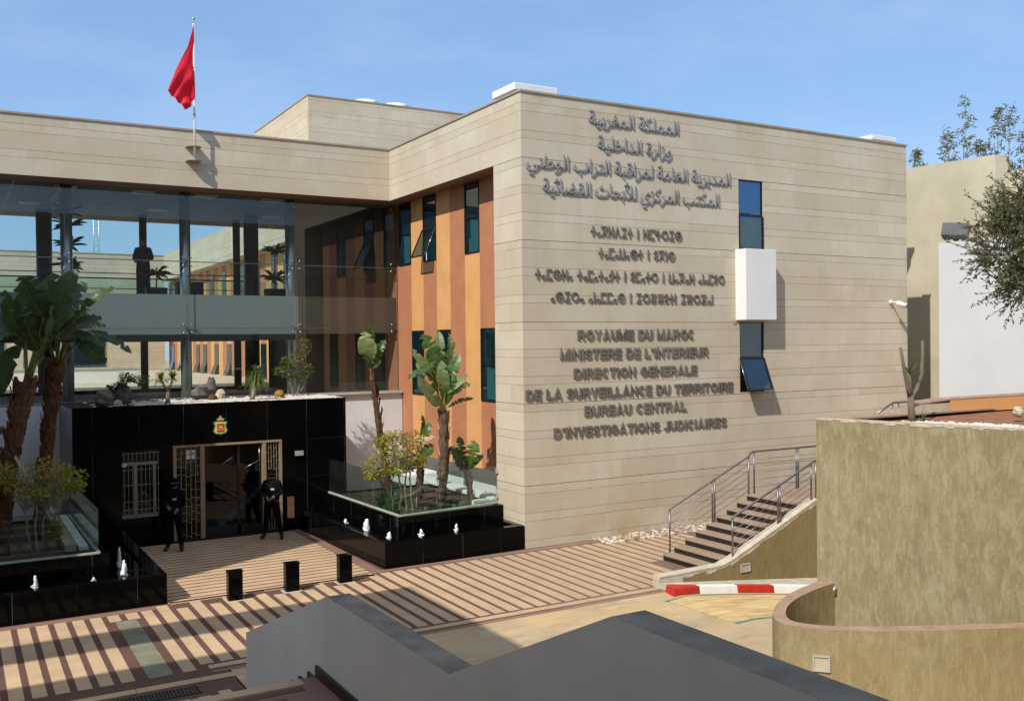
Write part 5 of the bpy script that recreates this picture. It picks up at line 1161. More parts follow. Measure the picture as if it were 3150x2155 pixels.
V_ = (-.45, -.85, .25)      # most blades show their face to the court
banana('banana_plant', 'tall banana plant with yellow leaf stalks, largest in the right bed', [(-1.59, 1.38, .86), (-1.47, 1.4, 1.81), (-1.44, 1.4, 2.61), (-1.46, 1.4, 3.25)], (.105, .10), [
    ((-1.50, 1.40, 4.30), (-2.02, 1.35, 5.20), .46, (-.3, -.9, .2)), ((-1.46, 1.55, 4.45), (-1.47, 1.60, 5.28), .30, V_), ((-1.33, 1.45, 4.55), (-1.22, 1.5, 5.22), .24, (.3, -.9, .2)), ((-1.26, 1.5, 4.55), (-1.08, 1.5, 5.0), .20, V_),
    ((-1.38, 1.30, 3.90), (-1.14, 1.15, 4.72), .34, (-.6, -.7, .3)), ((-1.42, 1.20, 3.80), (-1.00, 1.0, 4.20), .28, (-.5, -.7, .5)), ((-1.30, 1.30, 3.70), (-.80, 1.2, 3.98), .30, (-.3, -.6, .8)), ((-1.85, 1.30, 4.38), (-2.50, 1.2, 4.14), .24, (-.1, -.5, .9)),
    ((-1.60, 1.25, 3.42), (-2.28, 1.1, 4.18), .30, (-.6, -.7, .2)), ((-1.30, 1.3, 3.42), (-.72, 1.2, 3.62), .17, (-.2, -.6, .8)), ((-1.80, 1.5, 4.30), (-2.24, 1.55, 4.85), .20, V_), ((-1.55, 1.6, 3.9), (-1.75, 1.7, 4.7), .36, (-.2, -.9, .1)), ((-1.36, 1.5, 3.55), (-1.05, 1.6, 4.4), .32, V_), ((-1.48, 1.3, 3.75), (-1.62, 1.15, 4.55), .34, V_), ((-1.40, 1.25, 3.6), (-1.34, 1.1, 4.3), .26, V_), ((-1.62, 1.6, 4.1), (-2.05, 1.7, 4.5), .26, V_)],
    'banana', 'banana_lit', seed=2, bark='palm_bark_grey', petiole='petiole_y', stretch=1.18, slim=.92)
banana('banana_plant', 'thin tall banana plant leaning left before the white wall', [(-2.10, 3.3, .9), (-2.30, 3.3, 2.3), (-2.48, 3.3, 3.56), (-2.56, 3.3, 4.30)], (.09, .055), [
    ((-2.66, 3.25, 4.55), (-2.80, 3.15, 5.28), .44, V_), ((-2.57, 3.4, 4.8), (-2.54, 3.45, 5.46), .26, (.5, -.8, 0)), ((-2.50, 3.2, 4.55), (-2.27, 3.1, 5.08), .24, V_), ((-2.61, 3.1, 4.58), (-2.60, 3.0, 5.02), .16, V_), ((-2.52, 3.2, 4.35), (-2.40, 3.1, 4.6), .13, V_), ((-2.6, 3.2, 4.35), (-2.76, 3.1, 4.56), .14, V_)],
    'banana_lit', 'banana', seed=4, bark='palm_bark', petiole='petiole')
banana('banana_plant', 'short bright green banana plant at the right end of the bed', [(-.52, 1.75, .86), (-.58, 1.75, 1.32), (-.64, 1.75, 1.75)], (.065, .05), [
    ((-.60, 1.70, 1.80), (-.50, 1.6, 2.50), .38, V_), ((-.72, 1.8, 2.0), (-.81, 1.85, 2.62), .22, V_), ((-.78, 1.75, 1.86), (-1.14, 1.7, 2.38), .26, (-.2, -.8, .5)), ((-.80, 1.85, 1.95), (-.94, 1.9, 2.38), .20, V_), ((-.52, 1.75, 1.80), (-.20, 1.7, 2.12), .18, (-.1, -.6, .8)), ((-.70, 1.7, 1.75), (-1.06, 1.6, 2.0), .14, V_)],
    'banana', 'banana', seed=6, bark='palm_bark_grey')
t4 = banana('banana_plant', 'slender banana plant with one torn dry leaf behind the yellow shrub', [(-1.42, 3.0, .88), (-1.36, 3.0, 1.6), (-1.36, 3.0, 2.2)], (.085, .05), [
    ((-1.36, 3.0, 2.5), (-1.28, 3.0, 3.12), .20, (.5, -.8, .1)), ((-1.30, 2.95, 2.45), (-1.12, 2.9, 2.90), .24, V_), ((-1.30, 2.9, 2.05), (-1.08, 2.85, 2.35), .30, V_)], 'banana', 'banana', seed=8)
m_ = MB().mat(M['dry_leaf']); blade(m_, (-1.45, 2.9, 2.42), (-1.04, 2.8, 2.56), .24, (-.1, -.5, .9), .1, .2, 8, 2, random.Random(3)); m_.build('dry_leaf', None, t4)
LB = [(-10.3, 5.85, -10.58, 6.46, .42), (-10.38, 5.8, -10.70, 6.38, .30), (-10.06, 5.75, -10.2, 6.40, .44), (-10.0, 5.83, -10.03, 6.54, .40), (-9.98, 5.7, -9.70, 6.56, .42), (-9.85, 5.85, -9.42, 6.32, .36), (-10.12, 5.35, -9.58, 5.92, .36), (-9.74, 5.5, -9.25, 5.82, .26), (-9.36, 5.84, -8.84, 6.26, .22), (-9.55, 5.5, -9.04, 5.62, .24), (-9.40, 5.40, -8.88, 5.46, .24)]
def dy(i, s=.35): return (.35, -.15, .1, .5, -.3, .2, -.45, .3, .05, -.2, .4, .15)[i % 12] * s / .35
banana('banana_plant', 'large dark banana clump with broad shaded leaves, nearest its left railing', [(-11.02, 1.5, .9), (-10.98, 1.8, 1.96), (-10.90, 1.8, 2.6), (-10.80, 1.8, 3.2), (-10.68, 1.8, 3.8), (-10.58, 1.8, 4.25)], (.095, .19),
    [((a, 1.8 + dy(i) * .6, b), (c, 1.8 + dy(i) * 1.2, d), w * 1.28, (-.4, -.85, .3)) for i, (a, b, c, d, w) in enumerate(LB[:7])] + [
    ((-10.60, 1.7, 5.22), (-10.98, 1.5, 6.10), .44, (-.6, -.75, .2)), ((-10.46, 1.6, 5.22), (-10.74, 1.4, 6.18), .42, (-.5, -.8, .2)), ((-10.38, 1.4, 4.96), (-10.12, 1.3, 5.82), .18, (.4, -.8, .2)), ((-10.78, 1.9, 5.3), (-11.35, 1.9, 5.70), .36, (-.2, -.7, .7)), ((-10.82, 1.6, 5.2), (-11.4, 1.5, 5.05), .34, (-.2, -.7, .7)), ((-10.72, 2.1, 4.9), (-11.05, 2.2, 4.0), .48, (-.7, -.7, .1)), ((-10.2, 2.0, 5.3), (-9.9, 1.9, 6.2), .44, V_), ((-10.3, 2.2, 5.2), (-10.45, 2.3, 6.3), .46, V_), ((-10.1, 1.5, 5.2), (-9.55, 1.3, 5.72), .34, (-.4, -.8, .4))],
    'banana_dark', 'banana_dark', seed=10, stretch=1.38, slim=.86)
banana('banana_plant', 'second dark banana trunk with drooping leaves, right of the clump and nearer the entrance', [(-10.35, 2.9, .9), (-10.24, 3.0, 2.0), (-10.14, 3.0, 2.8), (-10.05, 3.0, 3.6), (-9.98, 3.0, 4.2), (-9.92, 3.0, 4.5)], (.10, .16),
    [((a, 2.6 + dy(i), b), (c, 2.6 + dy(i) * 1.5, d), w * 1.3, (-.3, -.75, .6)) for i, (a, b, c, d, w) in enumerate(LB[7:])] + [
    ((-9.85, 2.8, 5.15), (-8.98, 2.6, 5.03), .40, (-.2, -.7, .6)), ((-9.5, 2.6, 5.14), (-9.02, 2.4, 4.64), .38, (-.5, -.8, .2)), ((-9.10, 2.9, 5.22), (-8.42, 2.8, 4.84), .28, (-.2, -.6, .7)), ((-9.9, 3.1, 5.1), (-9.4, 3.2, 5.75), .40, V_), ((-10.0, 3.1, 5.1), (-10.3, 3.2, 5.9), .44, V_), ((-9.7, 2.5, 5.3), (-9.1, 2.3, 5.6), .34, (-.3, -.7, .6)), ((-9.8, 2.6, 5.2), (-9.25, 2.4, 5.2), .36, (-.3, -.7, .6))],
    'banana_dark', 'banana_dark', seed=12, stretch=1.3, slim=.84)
banana('banana_plant', 'dark young banana plant at the left border before the white wall', [(-11.6, 4.2, .9), (-11.5, 4.2, 2.6), (-11.45, 4.2, 3.0)], (.08, .07), [((-11.4, 4.2, 3.2), (-11.1, 4.1, 4.0), .36, V_), ((-11.4, 4.1, 3.1), (-10.9, 4.0, 3.2), .30, V_), ((-11.4, 4.1, 3.0), (-10.85, 4.0, 2.5), .28, V_), ((-11.5, 4.1, 3.1), (-11.8, 4.0, 3.9), .3, V_)], 'dark_leaf', 'banana_dark', seed=14)

def leaf_cloud(mb, blobs, n, size, rnd, droop=0.3, asp=.55):
    for _ in range(n):
        c, r = blobs[rnd.randrange(len(blobs))]; d = Vector((rnd.gauss(0, 1), rnd.gauss(0, 1), rnd.gauss(0, 1))).normalized() * (rnd.random() ** .4)
        p = Vector((c[0] + d.x * r[0], c[1] + d.y * r[1], c[2] + d.z * r[2])); s = size * rnd.uniform(.65, 1.3)
        a = Vector((rnd.gauss(0, 1), rnd.gauss(0, 1), rnd.gauss(-droop, .7))).normalized(); b = a.cross(Vector((rnd.gauss(0, 1), rnd.gauss(0, 1), rnd.gauss(0, 1)))).normalized(); nn = a.cross(b) * s * .18
        q = b * s * asp * .5; mb.add([p, p + a * s * .45 + q + nn, p + a * s, p + a * s * .45 - q + nn], [(0, 1, 2), (0, 2, 3)])
def shrub(name, label, cat, stems, blobs, n, size, leafm, barkm, seed, group=None, droop=.3, twigs=40, asp=.55, srad=.03):
    rnd = random.Random(seed); t = thing(name, stems[0][0], label, cat, group)
    for P in stems:
        m_ = MB().mat(M[barkm]); pts = [Vector(p) for p in P]; S = []
        for i in range(len(pts) - 1):
            for k in range(3): S.append(pts[i].lerp(pts[i + 1], k / 3) + Vector((rnd.uniform(-.015, .015), rnd.uniform(-.015, .015), 0)))
        S.append(pts[-1]); m_.tube(S, [srad * (1 - .55 * i / len(S)) * rnd.uniform(.88, 1.12) for i in range(len(S))], 7); m_.build('stem', None, t)
    tw = MB().mat(M[barkm])
    for _ in range(twigs):
        P = stems[rnd.randrange(len(stems))]; a = Vector(P[-1]).lerp(Vector(P[-2]), rnd.random() * .5); c, r = blobs[rnd.randrange(len(blobs))]
        b = Vector((c[0] + rnd.uniform(-.8, .8) * r[0], c[1] + rnd.uniform(-.8, .8) * r[1], c[2] + rnd.uniform(-.6, .9) * r[2])); mdl = a.lerp(b, .5) + Vector((rnd.uniform(-.06, .06), rnd.uniform(-.06, .06), .05)); tw.tube([a, mdl, b], [srad * .35, srad * .22, srad * .1], 4, False)
    tw.build('twigs', None, t); lm = MB().mat(M[leafm]); leaf_cloud(lm, blobs, n, size, rnd, droop, asp); lm.build('foliage', None, t); return t
shrub('shrub', 'yellow green shrub with pale twisted stems in the right bed', 'shrub',
    [[(-2.69, 1.68, .86), (-2.74, 1.65, 1.35), (-2.80, 1.7, 1.85)], [(-2.56, 1.65, .86), (-2.50, 1.6, 1.4), (-2.60, 1.7, 1.95)], [(-2.49, 1.35, .86), (-2.52, 1.4, 1.5), (-2.40, 1.5, 2.0)], [(-2.37, 1.25, .86), (-2.36, 1.4, 1.5), (-2.30, 1.6, 2.1)], [(-2.18, 1.5, .86), (-2.10, 1.6, 1.5), (-2.02, 1.7, 2.15)], [(-2.62, 1.9, .86), (-2.9, 1.8, 1.5), (-3.1, 1.75, 1.9)]],
    [((-3.15, 1.75, 2.05), (.36, .35, .26)), ((-2.85, 1.6, 2.40), (.38, .35, .28)), ((-2.5, 1.6, 2.2), (.35, .35, .28)), ((-2.62, 1.8, 2.70), (.34, .3, .20)), ((-2.15, 1.7, 2.62), (.34, .3, .26)), ((-2.05, 1.6, 2.12), (.24, .28, .22)), ((-2.7, 1.5, 1.95), (.35, .3, .15)), ((-3.2, 1.7, 1.82), (.22, .2, .10)), ((-3.0, 1.7, 2.62), (.2, .2, .14))],
    2300, .075, 'yellow_leaf', 'pale_bark', 3, 'shrubs in the fountain beds', .5, 90)
shrub('shrub', 'olive green shrub with bare pale stems in the shaded left bed', 'shrub',
    [[(-10.59, 1.2, .88), (-10.64, 1.2, 1.4), (-10.70, 1.2, 1.95)], [(-10.47, 1.1, .88), (-10.50, 1.2, 1.5), (-10.45, 1.2, 2.05)], [(-10.38, 1.25, .88), (-10.36, 1.2, 1.5), (-10.25, 1.2, 2.0)], [(-10.28, 1.3, .88), (-10.2, 1.2, 1.5), (-10.0, 1.2, 2.0)]],
    [((-10.75, 1.2, 2.35), (.42, .4, .30)), ((-10.3, 1.2, 2.60), (.42, .4, .28)), ((-9.92, 1.2, 2.35), (.36, .35, .28)), ((-10.35, 1.1, 2.15), (.5, .4, .22)), ((-11.05, 1.2, 2.5), (.25, .3, .3)), ((-9.75, 1.2, 2.2), (.2, .2, .14)), ((-10.15, 1.15, 1.35), (.12, .1, .22))],
    1900, .075, 'yellow_leaf', 'pale_bark', 5, 'shrubs in the fountain beds', .5, 80)
pk = thing('plank', (-10.7, 1.1, 2.4), 'short reddish plank propped across the shaded left shrub', 'plank'); MB().mat(M['beige_frame']).obox((-10.87, 1.0, 2.86), (.28, 0, -.52), (.045, .03, .03), (0, .03, .0)).build('board', None, pk)
def straps(name, label, c, n, length, seed, m='dark_leaf', cat='plant', group=None, width=.03, up=.6, trunk=None, heads=None, droop=1.0):
    rnd = random.Random(seed); t = thing(name, (trunk[0] if trunk else c), label, cat, group)
    if trunk:
        m_ = MB().mat(M['pale_bark'] if m != 'dark_leaf' else M['palm_bark_grey']); m_.tube(trunk, [.075 * (1 - .55 * i / (len(trunk) - 1)) for i in range(len(trunk))], 9); m_.build('trunk', None, t)
    for hd in (heads or [c]):
        if trunk and heads: MB().mat(M['pale_bark']).tube([trunk[-1], Vector(trunk[-1]).lerp(Vector(hd), .6) + Vector((0, 0, -.03)), hd], [.035, .028, .03], 7).build('branch', None, t)
        lm = MB().mat(M[m])
        for _ in range(n):
            an = rnd.uniform(0, 6.283); el = rnd.uniform(-.15, 1.0) * up + .15; L = length * rnd.uniform(.6, 1.1); d = Vector((math.cos(an), math.sin(an), 0)); sd_ = Vector((-d.y, d.x, 0)); P = []
            for k in range(6):
                q = k / 5; P.append(Vector(hd) + d * (L * q * math.cos(el) * (1 - .15 * q)) + Vector((0, 0, L * (math.sin(el) * q * 1.5 - droop * .75 * q * q))))
            for k in range(5):
                w0, w1 = width * (1 - (k / 5) ** 2) * .5, width * (1 - ((k + 1) / 5) ** 2) * .5 + .001; lm.add([P[k] - sd_ * w0, P[k] + sd_ * w0, P[k + 1] + sd_ * w1, P[k + 1] - sd_ * w1], [(0, 1, 2, 3)])
        lm.build('leaf_head', None, t)
    return t
straps('strap_plant', 'arching strap leaved plant low beside the entrance box in the right bed', (-2.62, 2.6, .90), 46, .75, 3, 'banana', 'plant', None, .045, 1.1)
straps('strap_plant', 'small strap leaved tuft between the shrub stems and the thin banana', (-2.15, 2.3, .90), 26, .45, 5, 'banana', 'plant', None, .04, .9)
bl = thing('broad_leaf_plant', (-2.78, 1.9, .9), 'single broad upright leaf at the left end of the right bed', 'plant'); m_ = MB().mat(M['banana']); blade(m_, (-2.76, 1.75, .95), (-2.68, 1.7, 1.42), .24, (-.6, -.7, .2), .1, .3, 8, 1, random.Random(9)); m_.build('leaf', None, bl)
rnd_ = random.Random(21)
def ground_leaves(name, label, pts, m, n, s):
    t = thing(name, pts[0][0], label, 'plant'); mb = MB().mat(M[m])
    for _ in range(n):
        c, r = pts[rnd_.randrange(len(pts))]; an = rnd_.uniform(0, 6.28); b = Vector((c[0] + rnd_.uniform(-r, r), c[1] + rnd_.uniform(-r, r), c[2])); d = Vector((math.cos(an) * .7, math.sin(an) * .7, rnd_.uniform(.3, 1.2))).normalized(); blade(mb, b, b + d * s * rnd_.uniform(.6, 1.2), s * .42, (d.y, -d.x, .6), .12, .2, 5, 0, rnd_)
    mb.build('foliage', None, t)
ground_leaves('ground_plant', 'low broad leaved plants at the foot of the tall banana', [((-1.75, 1.35, .88), .15), ((-1.35, 1.45, .88), .16), ((-1.15, 1.6, .88), .15)], 'banana', 34, .26)
ground_leaves('ground_plant', 'low dark green leaves under the yellow shrub by the front glass', [((-2.5, 1.5, .88), .3), ((-2.2, 1.3, .88), .2)], 'shrub_leaf', 46, .15)

# bed on the entrance roof: gravel, rocks, cacti, small plants
def gravel(name, label, region, z, n, s, m, seed, dens=None):
    rnd = random.Random(seed); mb = MB().mat(M[m]); c = 0
    while c < n:
        x, y = rnd.uniform(region[0], region[2]), rnd.uniform(region[1], region[3])
        if dens and rnd.random() > dens(x, y): continue
        r = s * rnd.uniform(.6, 1.5); mb.ball((x, y, z + r * .25), (r, r * rnd.uniform(.7, 1.1), r * .6), 6, 4, .12); c += 1
    o = mb.build(name); tag(o, label, 'gravel', None, 'stuff'); return o
gravel('white_gravel', 'white gravel spread over the entrance roof bed', (-8.9, 5.52, -2.55, 7.9), 3.485, 2600, .032, 'pebble', 4, lambda x, y: (.15 if x < -7.9 else 1.0) * (1.0 if y < 6.9 + .12 * (x + 8) else .10))
gravel('river_pebbles', 'mixed river pebbles heaped along the foot of the stone facade', (2.0, -.62, 6.0, -.02), .0, 1000, .042, 'pebble_mix', 8)
gravel('white_pebbles', 'white pebbles along the edge of the top planter bed', (.3, -16, 2.9, -10.2), ZT - .075, 1150, .040, 'pebble', 9, lambda x, y: 1.0 if .22 < (x - (A.x + (y - A.y) * dv.x / dv.y)) < 1.15 and y < -10.3 - .15 * x else 0)
def rock(name, c, r, label, m='rock', seed=0, group=None):
    rnd = random.Random(seed); mb = MB().mat(M[m]); random.seed(seed); mb.ball(c, r, 9, 7, .2); random.seed(99); o = mb.build(name); return tag(o, label, 'rock', group)
GR = 'rocks on the entrance roof'
rock('rock', (-8.62, 6.0, 3.66), (.24, .34, .24), 'dark grey rock at the left end of the roof bed', 'rock', 2, GR)
rock('rock', (-8.05, 6.9, 3.72), (.22, .25, .30), 'dark pointed rock behind the jade bush', 'rock', 3, GR)
rock('rock', (-5.98, 7.25, 3.68), (.26, .24, .24), 'broad purple grey rock on the gravel left of the pony tail palm', 'rock', 4, GR)
rock('rock', (-5.72, 7.20, 3.84), (.14, .16, .26), 'taller grey rock leaning on its broad neighbour', 'rock', 5, GR)
rock('rock', (-5.5, 7.1, 3.62), (.13, .12, .15), 'small pale topped rock at the right of the rock group', 'bgstone', 6, GR)
rock('rock', (-8.34, 5.62, 3.54), (.10, .10, .12), 'small pale rock at the front edge beside the dark rock', 'bgstone', 7, GR)
rock('rock', (1.95, -11.2, 3.86), (.09, .09, .08), 'lone grey stone on the red soil of the top bed', 'bgstone', 8)
rock('rock', (-1.85, -9.75, .12), (.16, .14, .12), 'white stone lying at the foot of the curved wall', 'pebble', 12)
def cactus(c, r, m, label, seed):
    mb = MB().mat(M[m]); mb.ball(c, r, 20, 9, .035); t = thing('cactus', (c[0], c[1], 3.48), label, 'cactus', 'barrel cacti on the entrance roof'); mb.build('body', None, t)
    sp = MB().mat(M[m]); rnd = random.Random(seed)
    for _ in range(260):
        d = Vector((rnd.gauss(0, 1), rnd.gauss(0, 1), abs(rnd.gauss(0, .8)))).normalized(); p = Vector((c[0] + d.x * r[0], c[1] + d.y * r[1], c[2] + d.z * r[2])); q = d.cross(Vector((0, .1, 1))).normalized() * .004; sp.face([p - q, p + q, p + d * .035])
    sp.build('spines', None, t)
cactus((-3.92, 6.85, 3.57), (.145, .145, .13), 'cactus_gold', 'golden round barrel cactus beside the leafy roof shrub', 1)
cactus((-5.80, 6.72, 3.54), (.13, .13, .11), 'cactus_brown', 'brown barrel cactus in front of the grey rocks', 2)
cactus((-8.08, 6.35, 3.54), (.17, .15, .12), 'cactus_brown', 'brown barrel cactus beside the dark rock at the left', 3)
straps('pony_tail_palm', 'pony tail palm with a mop of thin arching leaves on the entrance roof', (-4.80, 5.98, 4.08), 260, .56, 7, 'strap_leaf', 'plant', None, .028, 1.25, [(-4.94, 5.98, 3.47), (-4.88, 5.98, 3.68), (-4.82, 5.98, 3.9), (-4.80, 5.98, 4.06)], None, 1.15)
straps('two_headed_yucca', 'small yucca forking into two spiky heads on the entrance roof', (-7.13, 5.78, 4.2), 90, .38, 11, 'shrub_leaf', 'plant', None, .028, 1.0, [(-7.13, 5.78, 3.47), (-7.13, 5.78, 3.65), (-7.12, 5.78, 3.82)], [(-7.30, 5.75, 4.12), (-7.00, 5.80, 4.14)], .9)
shrub('roof_shrub', 'leafy green shrub with pale stems at the right of the roof bed', 'shrub', [[(-3.36, 7.22, 3.47), (-3.45, 7.2, 3.75), (-3.6, 7.2, 4.05)], [(-3.34, 7.22, 3.47), (-3.22, 7.2, 3.8), (-3.15, 7.2, 4.3)], [(-3.32, 7.25, 3.47), (-3.1, 7.2, 3.78), (-2.95, 7.2, 4.1)]],
    [((-3.75, 7.2, 4.22), (.26, .24, .18)), ((-3.45, 7.2, 4.35), (.22, .22, .26)), ((-3.08, 7.2, 4.95), (.24, .2, .28)), ((-3.25, 7.2, 4.6), (.22, .2, .26)), ((-3.0, 7.2, 4.25), (.22, .2, .26)), ((-3.3, 7.2, 4.05), (.26, .2, .12)), ((-3.65, 7.2, 4.52), (.12, .12, .1))], 1250, .072, 'shrub_leaf', 'pale_bark', 9, None, .1, 60, .5, .022)
shrub('jade_bush', 'dark low jade bush leaning over the rock on the entrance roof', 'shrub', [[(-8.4, 6.45, 3.47), (-8.35, 6.5, 3.75), (-8.2, 6.5, 4.0)], [(-8.3, 6.45, 3.47), (-8.15, 6.5, 3.7), (-8.0, 6.5, 4.05)]],
    [((-8.05, 6.5, 4.2), (.18, .18, .13)), ((-8.32, 6.5, 3.92), (.2, .18, .12)), ((-8.45, 6.5, 3.82), (.13, .14, .08)), ((-7.9, 6.5, 4.1), (.12, .12, .07)), ((-8.15, 6.5, 3.98), (.2, .18, .1))], 520, .055, 'dark_leaf', 'palm_bark_grey', 11, None, 0, 40, .7, .016)
shrub('jade_bush', 'wispy dark bush behind the forked yucca against the glazing', 'shrub', [[(-7.6, 7.9, 3.47), (-7.55, 7.9, 3.75), (-7.45, 7.9, 3.95)]], [((-7.55, 7.9, 4.1), (.25, .15, .18)), ((-7.35, 7.9, 4.05), (.2, .15, .14))], 260, .055, 'dark_leaf', 'palm_bark_grey', 13, None, 0, 30, .6, .014)

# plants in the rooftop planter and beyond the right wall
yb = thing('bare_yucca', (.62, -10.35, 3.7), 'pruned bare yucca trunk with two cut arms and one tuft of leaves', 'tree')
m_ = MB().mat(M['pale_bark2']); 
m_.tube([(.63, -10.35, 3.66), (.62, -10.35, 3.9), (.60, -10.35, 4.12)], [.060, .050, .046], 9); m_.tube([(.60, -10.35, 4.08), (.53, -10.35, 4.26), (.46, -10.35, 4.5), (.38, -10.35, 4.84)], [.040, .030, .026, .022], 8); m_.tube([(.61, -10.35, 4.07), (.74, -10.35, 4.2), (.86, -10.35, 4.42), (.89, -10.35, 4.7), (.885, -10.35, 4.94)], [.040, .032, .030, .028, .020], 8); m_.tube([(.60, -10.35, 4.08), (.58, -10.35, 4.3), (.575, -10.35, 4.46)], [.038, .028, .025], 8); m_.build('trunk', None, yb)
lm = MB().mat(M['strap_leaf']); rn = random.Random(4)
for k in range(26):
    an = rn.uniform(0, 6.28); d = Vector((math.cos(an), math.sin(an), rn.uniform(.0, 1.6))).normalized(); b = Vector((.575, -10.35, 4.46)); s = d.cross(Vector((0, 0, 1))).normalized() * .012; e = b + d * rn.uniform(.14, .26); lm.add([b - s, b + s, b.lerp(e, .5) + s, e, b.lerp(e, .5) - s], [(0, 1, 2, 3, 4)])
lm.build('leaf_tuft', None, yb); lm = MB().mat(M['dry_leaf'])
for k in range(14):
    an = rn.uniform(0, 6.28); b = Vector((.575, -10.35, 4.42)); e = b + Vector((math.cos(an) * .06, math.sin(an) * .06, -rn.uniform(.08, .16))); s = Vector((.008, .004, 0)); lm.add([b - s, b + s, e], [(0, 1, 2)])
lm.build('dead_leaves', None, yb)
straps('agave', 'tiny spiky agave at the foot of the bare yucca', (.78, -10.42, 3.70), 16, .17, 15, 'strap_leaf', 'plant', None, .022, 1.6, None, None, .3)
def tree(name, label, trunk, limbs, blobs, n, size, leafm, seed, asp=.32, group=None, srad=.12, sub=140):
    rnd = random.Random(seed); t = thing(name, trunk[0], label, 'tree', group); m_ = MB().mat(M['palm_bark_grey']); m_.tube(trunk, [srad * (1 - .5 * i / (len(trunk) - 1)) for i in range(len(trunk))], 9)
    for P in limbs: m_.tube(P, [srad * .45 * (1 - .7 * i / (len(P) - 1)) for i in range(len(P))], 6)
    m_.build('trunk', None, t); tw = MB().mat(M['palm_bark_grey']); lm = MB().mat(M[leafm])
    for k in range(sub):                                   # leafy sprays
        c, r = blobs[rnd.randrange(len(blobs))]; d = Vector((rnd.gauss(0, 1), rnd.gauss(0, 1), rnd.gauss(0, 1))).normalized(); p = Vector(c) + Vector((d.x * r[0], d.y * r[1], d.z * r[2])) * rnd.uniform(.35, 1.0); g = (d + Vector((rnd.uniform(-.6, .6), rnd.uniform(-.6, .6), rnd.uniform(-.1, .8)))).normalized(); L = rnd.uniform(.25, .6) * (size / .08); q = p + g * L; tw.tube([p - g * .1, q], [.010, .003], 4, False)
        for j in range(max(1, n // sub)):
            u = rnd.random(); b = p.lerp(q, u); a = (g * .8 + Vector((rnd.gauss(0, .7), rnd.gauss(0, .7), rnd.gauss(0, .6)))).normalized(); s = size * rnd.uniform(.6, 1.25); w = a.cross(Vector((rnd.gauss(0, 1), rnd.gauss(0, 1), rnd.gauss(0, 1)))).normalized() * s * asp * .5; lm.add([b, b + a * s * .5 + w, b + a * s, b + a * s * .5 - w], [(0, 1, 2, 3)])
    tw.build('twigs', None, t); lm.build('crown', None, t); return t
tree('olive_tree', 'bushy olive tree reaching in from the right edge above the red soil bed', [(8.3, -8.2, 2.3), (8.2, -8.2, 4.0), (8.0, -8.1, 5.6)], [[(8.0, -8.1, 5.6), (7.4, -8, 6.5), (6.8, -8, 7.4)], [(8.0, -8.1, 5.6), (7.3, -8.2, 6.2), (6.3, -8.2, 6.6)], [(8.1, -8.1, 5.4), (7.6, -8.4, 6.8), (7.2, -8.3, 8.0)], [(8.0, -8.1, 5.5), (8.4, -7.8, 6.8), (8.6, -8, 8.0)]],
    [((7.2, -8.1, 6.9), (.75, .7, .8)), ((6.55, -8.0, 6.75), (.65, .5, .55)), ((7.3, -8.2, 7.9), (.45, .5, .55)), ((7.0, -8.1, 6.0), (.5, .5, .4)), ((6.7, -8, 7.4), (.45, .4, .4)), ((7.9, -8.2, 7.2), (.9, .8, .9)), ((7.6, -8.2, 6.1), (.7, .6, .5)), ((8.6, -8, 6.9), (.9, .8, .9))], 15500, .088, 'olive_leaf', 5, .36, None, .12, 900)
def bamboo(label, culms, seed, n=55):
    rnd = random.Random(seed); t = thing('bamboo', culms[0][0], label, 'bamboo', 'bamboo tops behind the buff wall'); lm = MB().mat(M['bamboo_leaf'])
    for P in culms:
        P = [Vector(p) for p in P]; m_ = MB().mat(M['petiole']); m_.tube(P, [.035, .025, .012, .006][:len(P)], 5); m_.build('culm', None, t)
        for k in range(n):
            u = rnd.uniform(.30, 1.0); i = min(len(P) - 2, int(u * (len(P) - 1))); b = P[i].lerp(P[i + 1], u * (len(P) - 1) - i); r = .62 * (1 - u) ** .7 + .05; c = b + Vector((0, rnd.uniform(-r, r), rnd.uniform(-.2, .25)))
            for j in range(7):
                a = Vector((rnd.gauss(0, .6), rnd.gauss(0, .9), rnd.gauss(-.35, .5))).normalized(); s = rnd.uniform(.14, .26); w = a.cross(Vector((1, rnd.uniform(-.5, .5), .2))).normalized() * s * .11; p = c + Vector((0, rnd.uniform(-.12, .12), rnd.uniform(-.12, .12))); lm.add([p, p + a * s * .4 + w, p + a * s, p + a * s * .4 - w], [(0, 1, 2, 3)])
    lm.build('foliage', None, t)
bamboo('leafy bamboo clump behind the buff wall with one bare whip standing above it', [[(24, 5.4, 8), (24, 5.45, 11), (24, 5.5, 12.8), (24, 5.55, 13.5)], [(24, 4.9, 8), (24, 4.9, 11.5), (24, 4.75, 13.2), (24, 4.72, 14.9)], [(24, 4.1, 8), (24, 4.1, 11), (24, 4.08, 12.2), (24, 4.1, 12.8)]], 2, 42)
bamboo('tall thin bamboo stems at the right above the step in the buff wall', [[(24, 3.35, 8), (24, 3.35, 11), (24, 3.32, 13), (24, 3.3, 14.1)], [(24, 2.9, 8), (24, 2.9, 11), (24, 2.85, 12.9), (24, 2.83, 14.0)], [(24, 2.3, 8), (24, 2.3, 11), (24, 2.2, 12.3), (24, 2.0, 13.2)]], 3, 40)
bamboo('short bamboo tip showing just past the right end of the roof', [[(24, 7.3, 8), (24, 7.3, 11), (24, 7.1, 12.4), (24, 7.05, 12.9)], [(24, 6.9, 8), (24, 6.9, 11), (24, 6.75, 12.1), (24, 6.7, 12.3)]], 4, 40)
bamboo('low bamboo tuft in the middle above the buff wall', [[(24, 3.8, 8), (24, 3.7, 11), (24, 3.6, 11.9), (24, 3.58, 12.5)]], 6, 30)

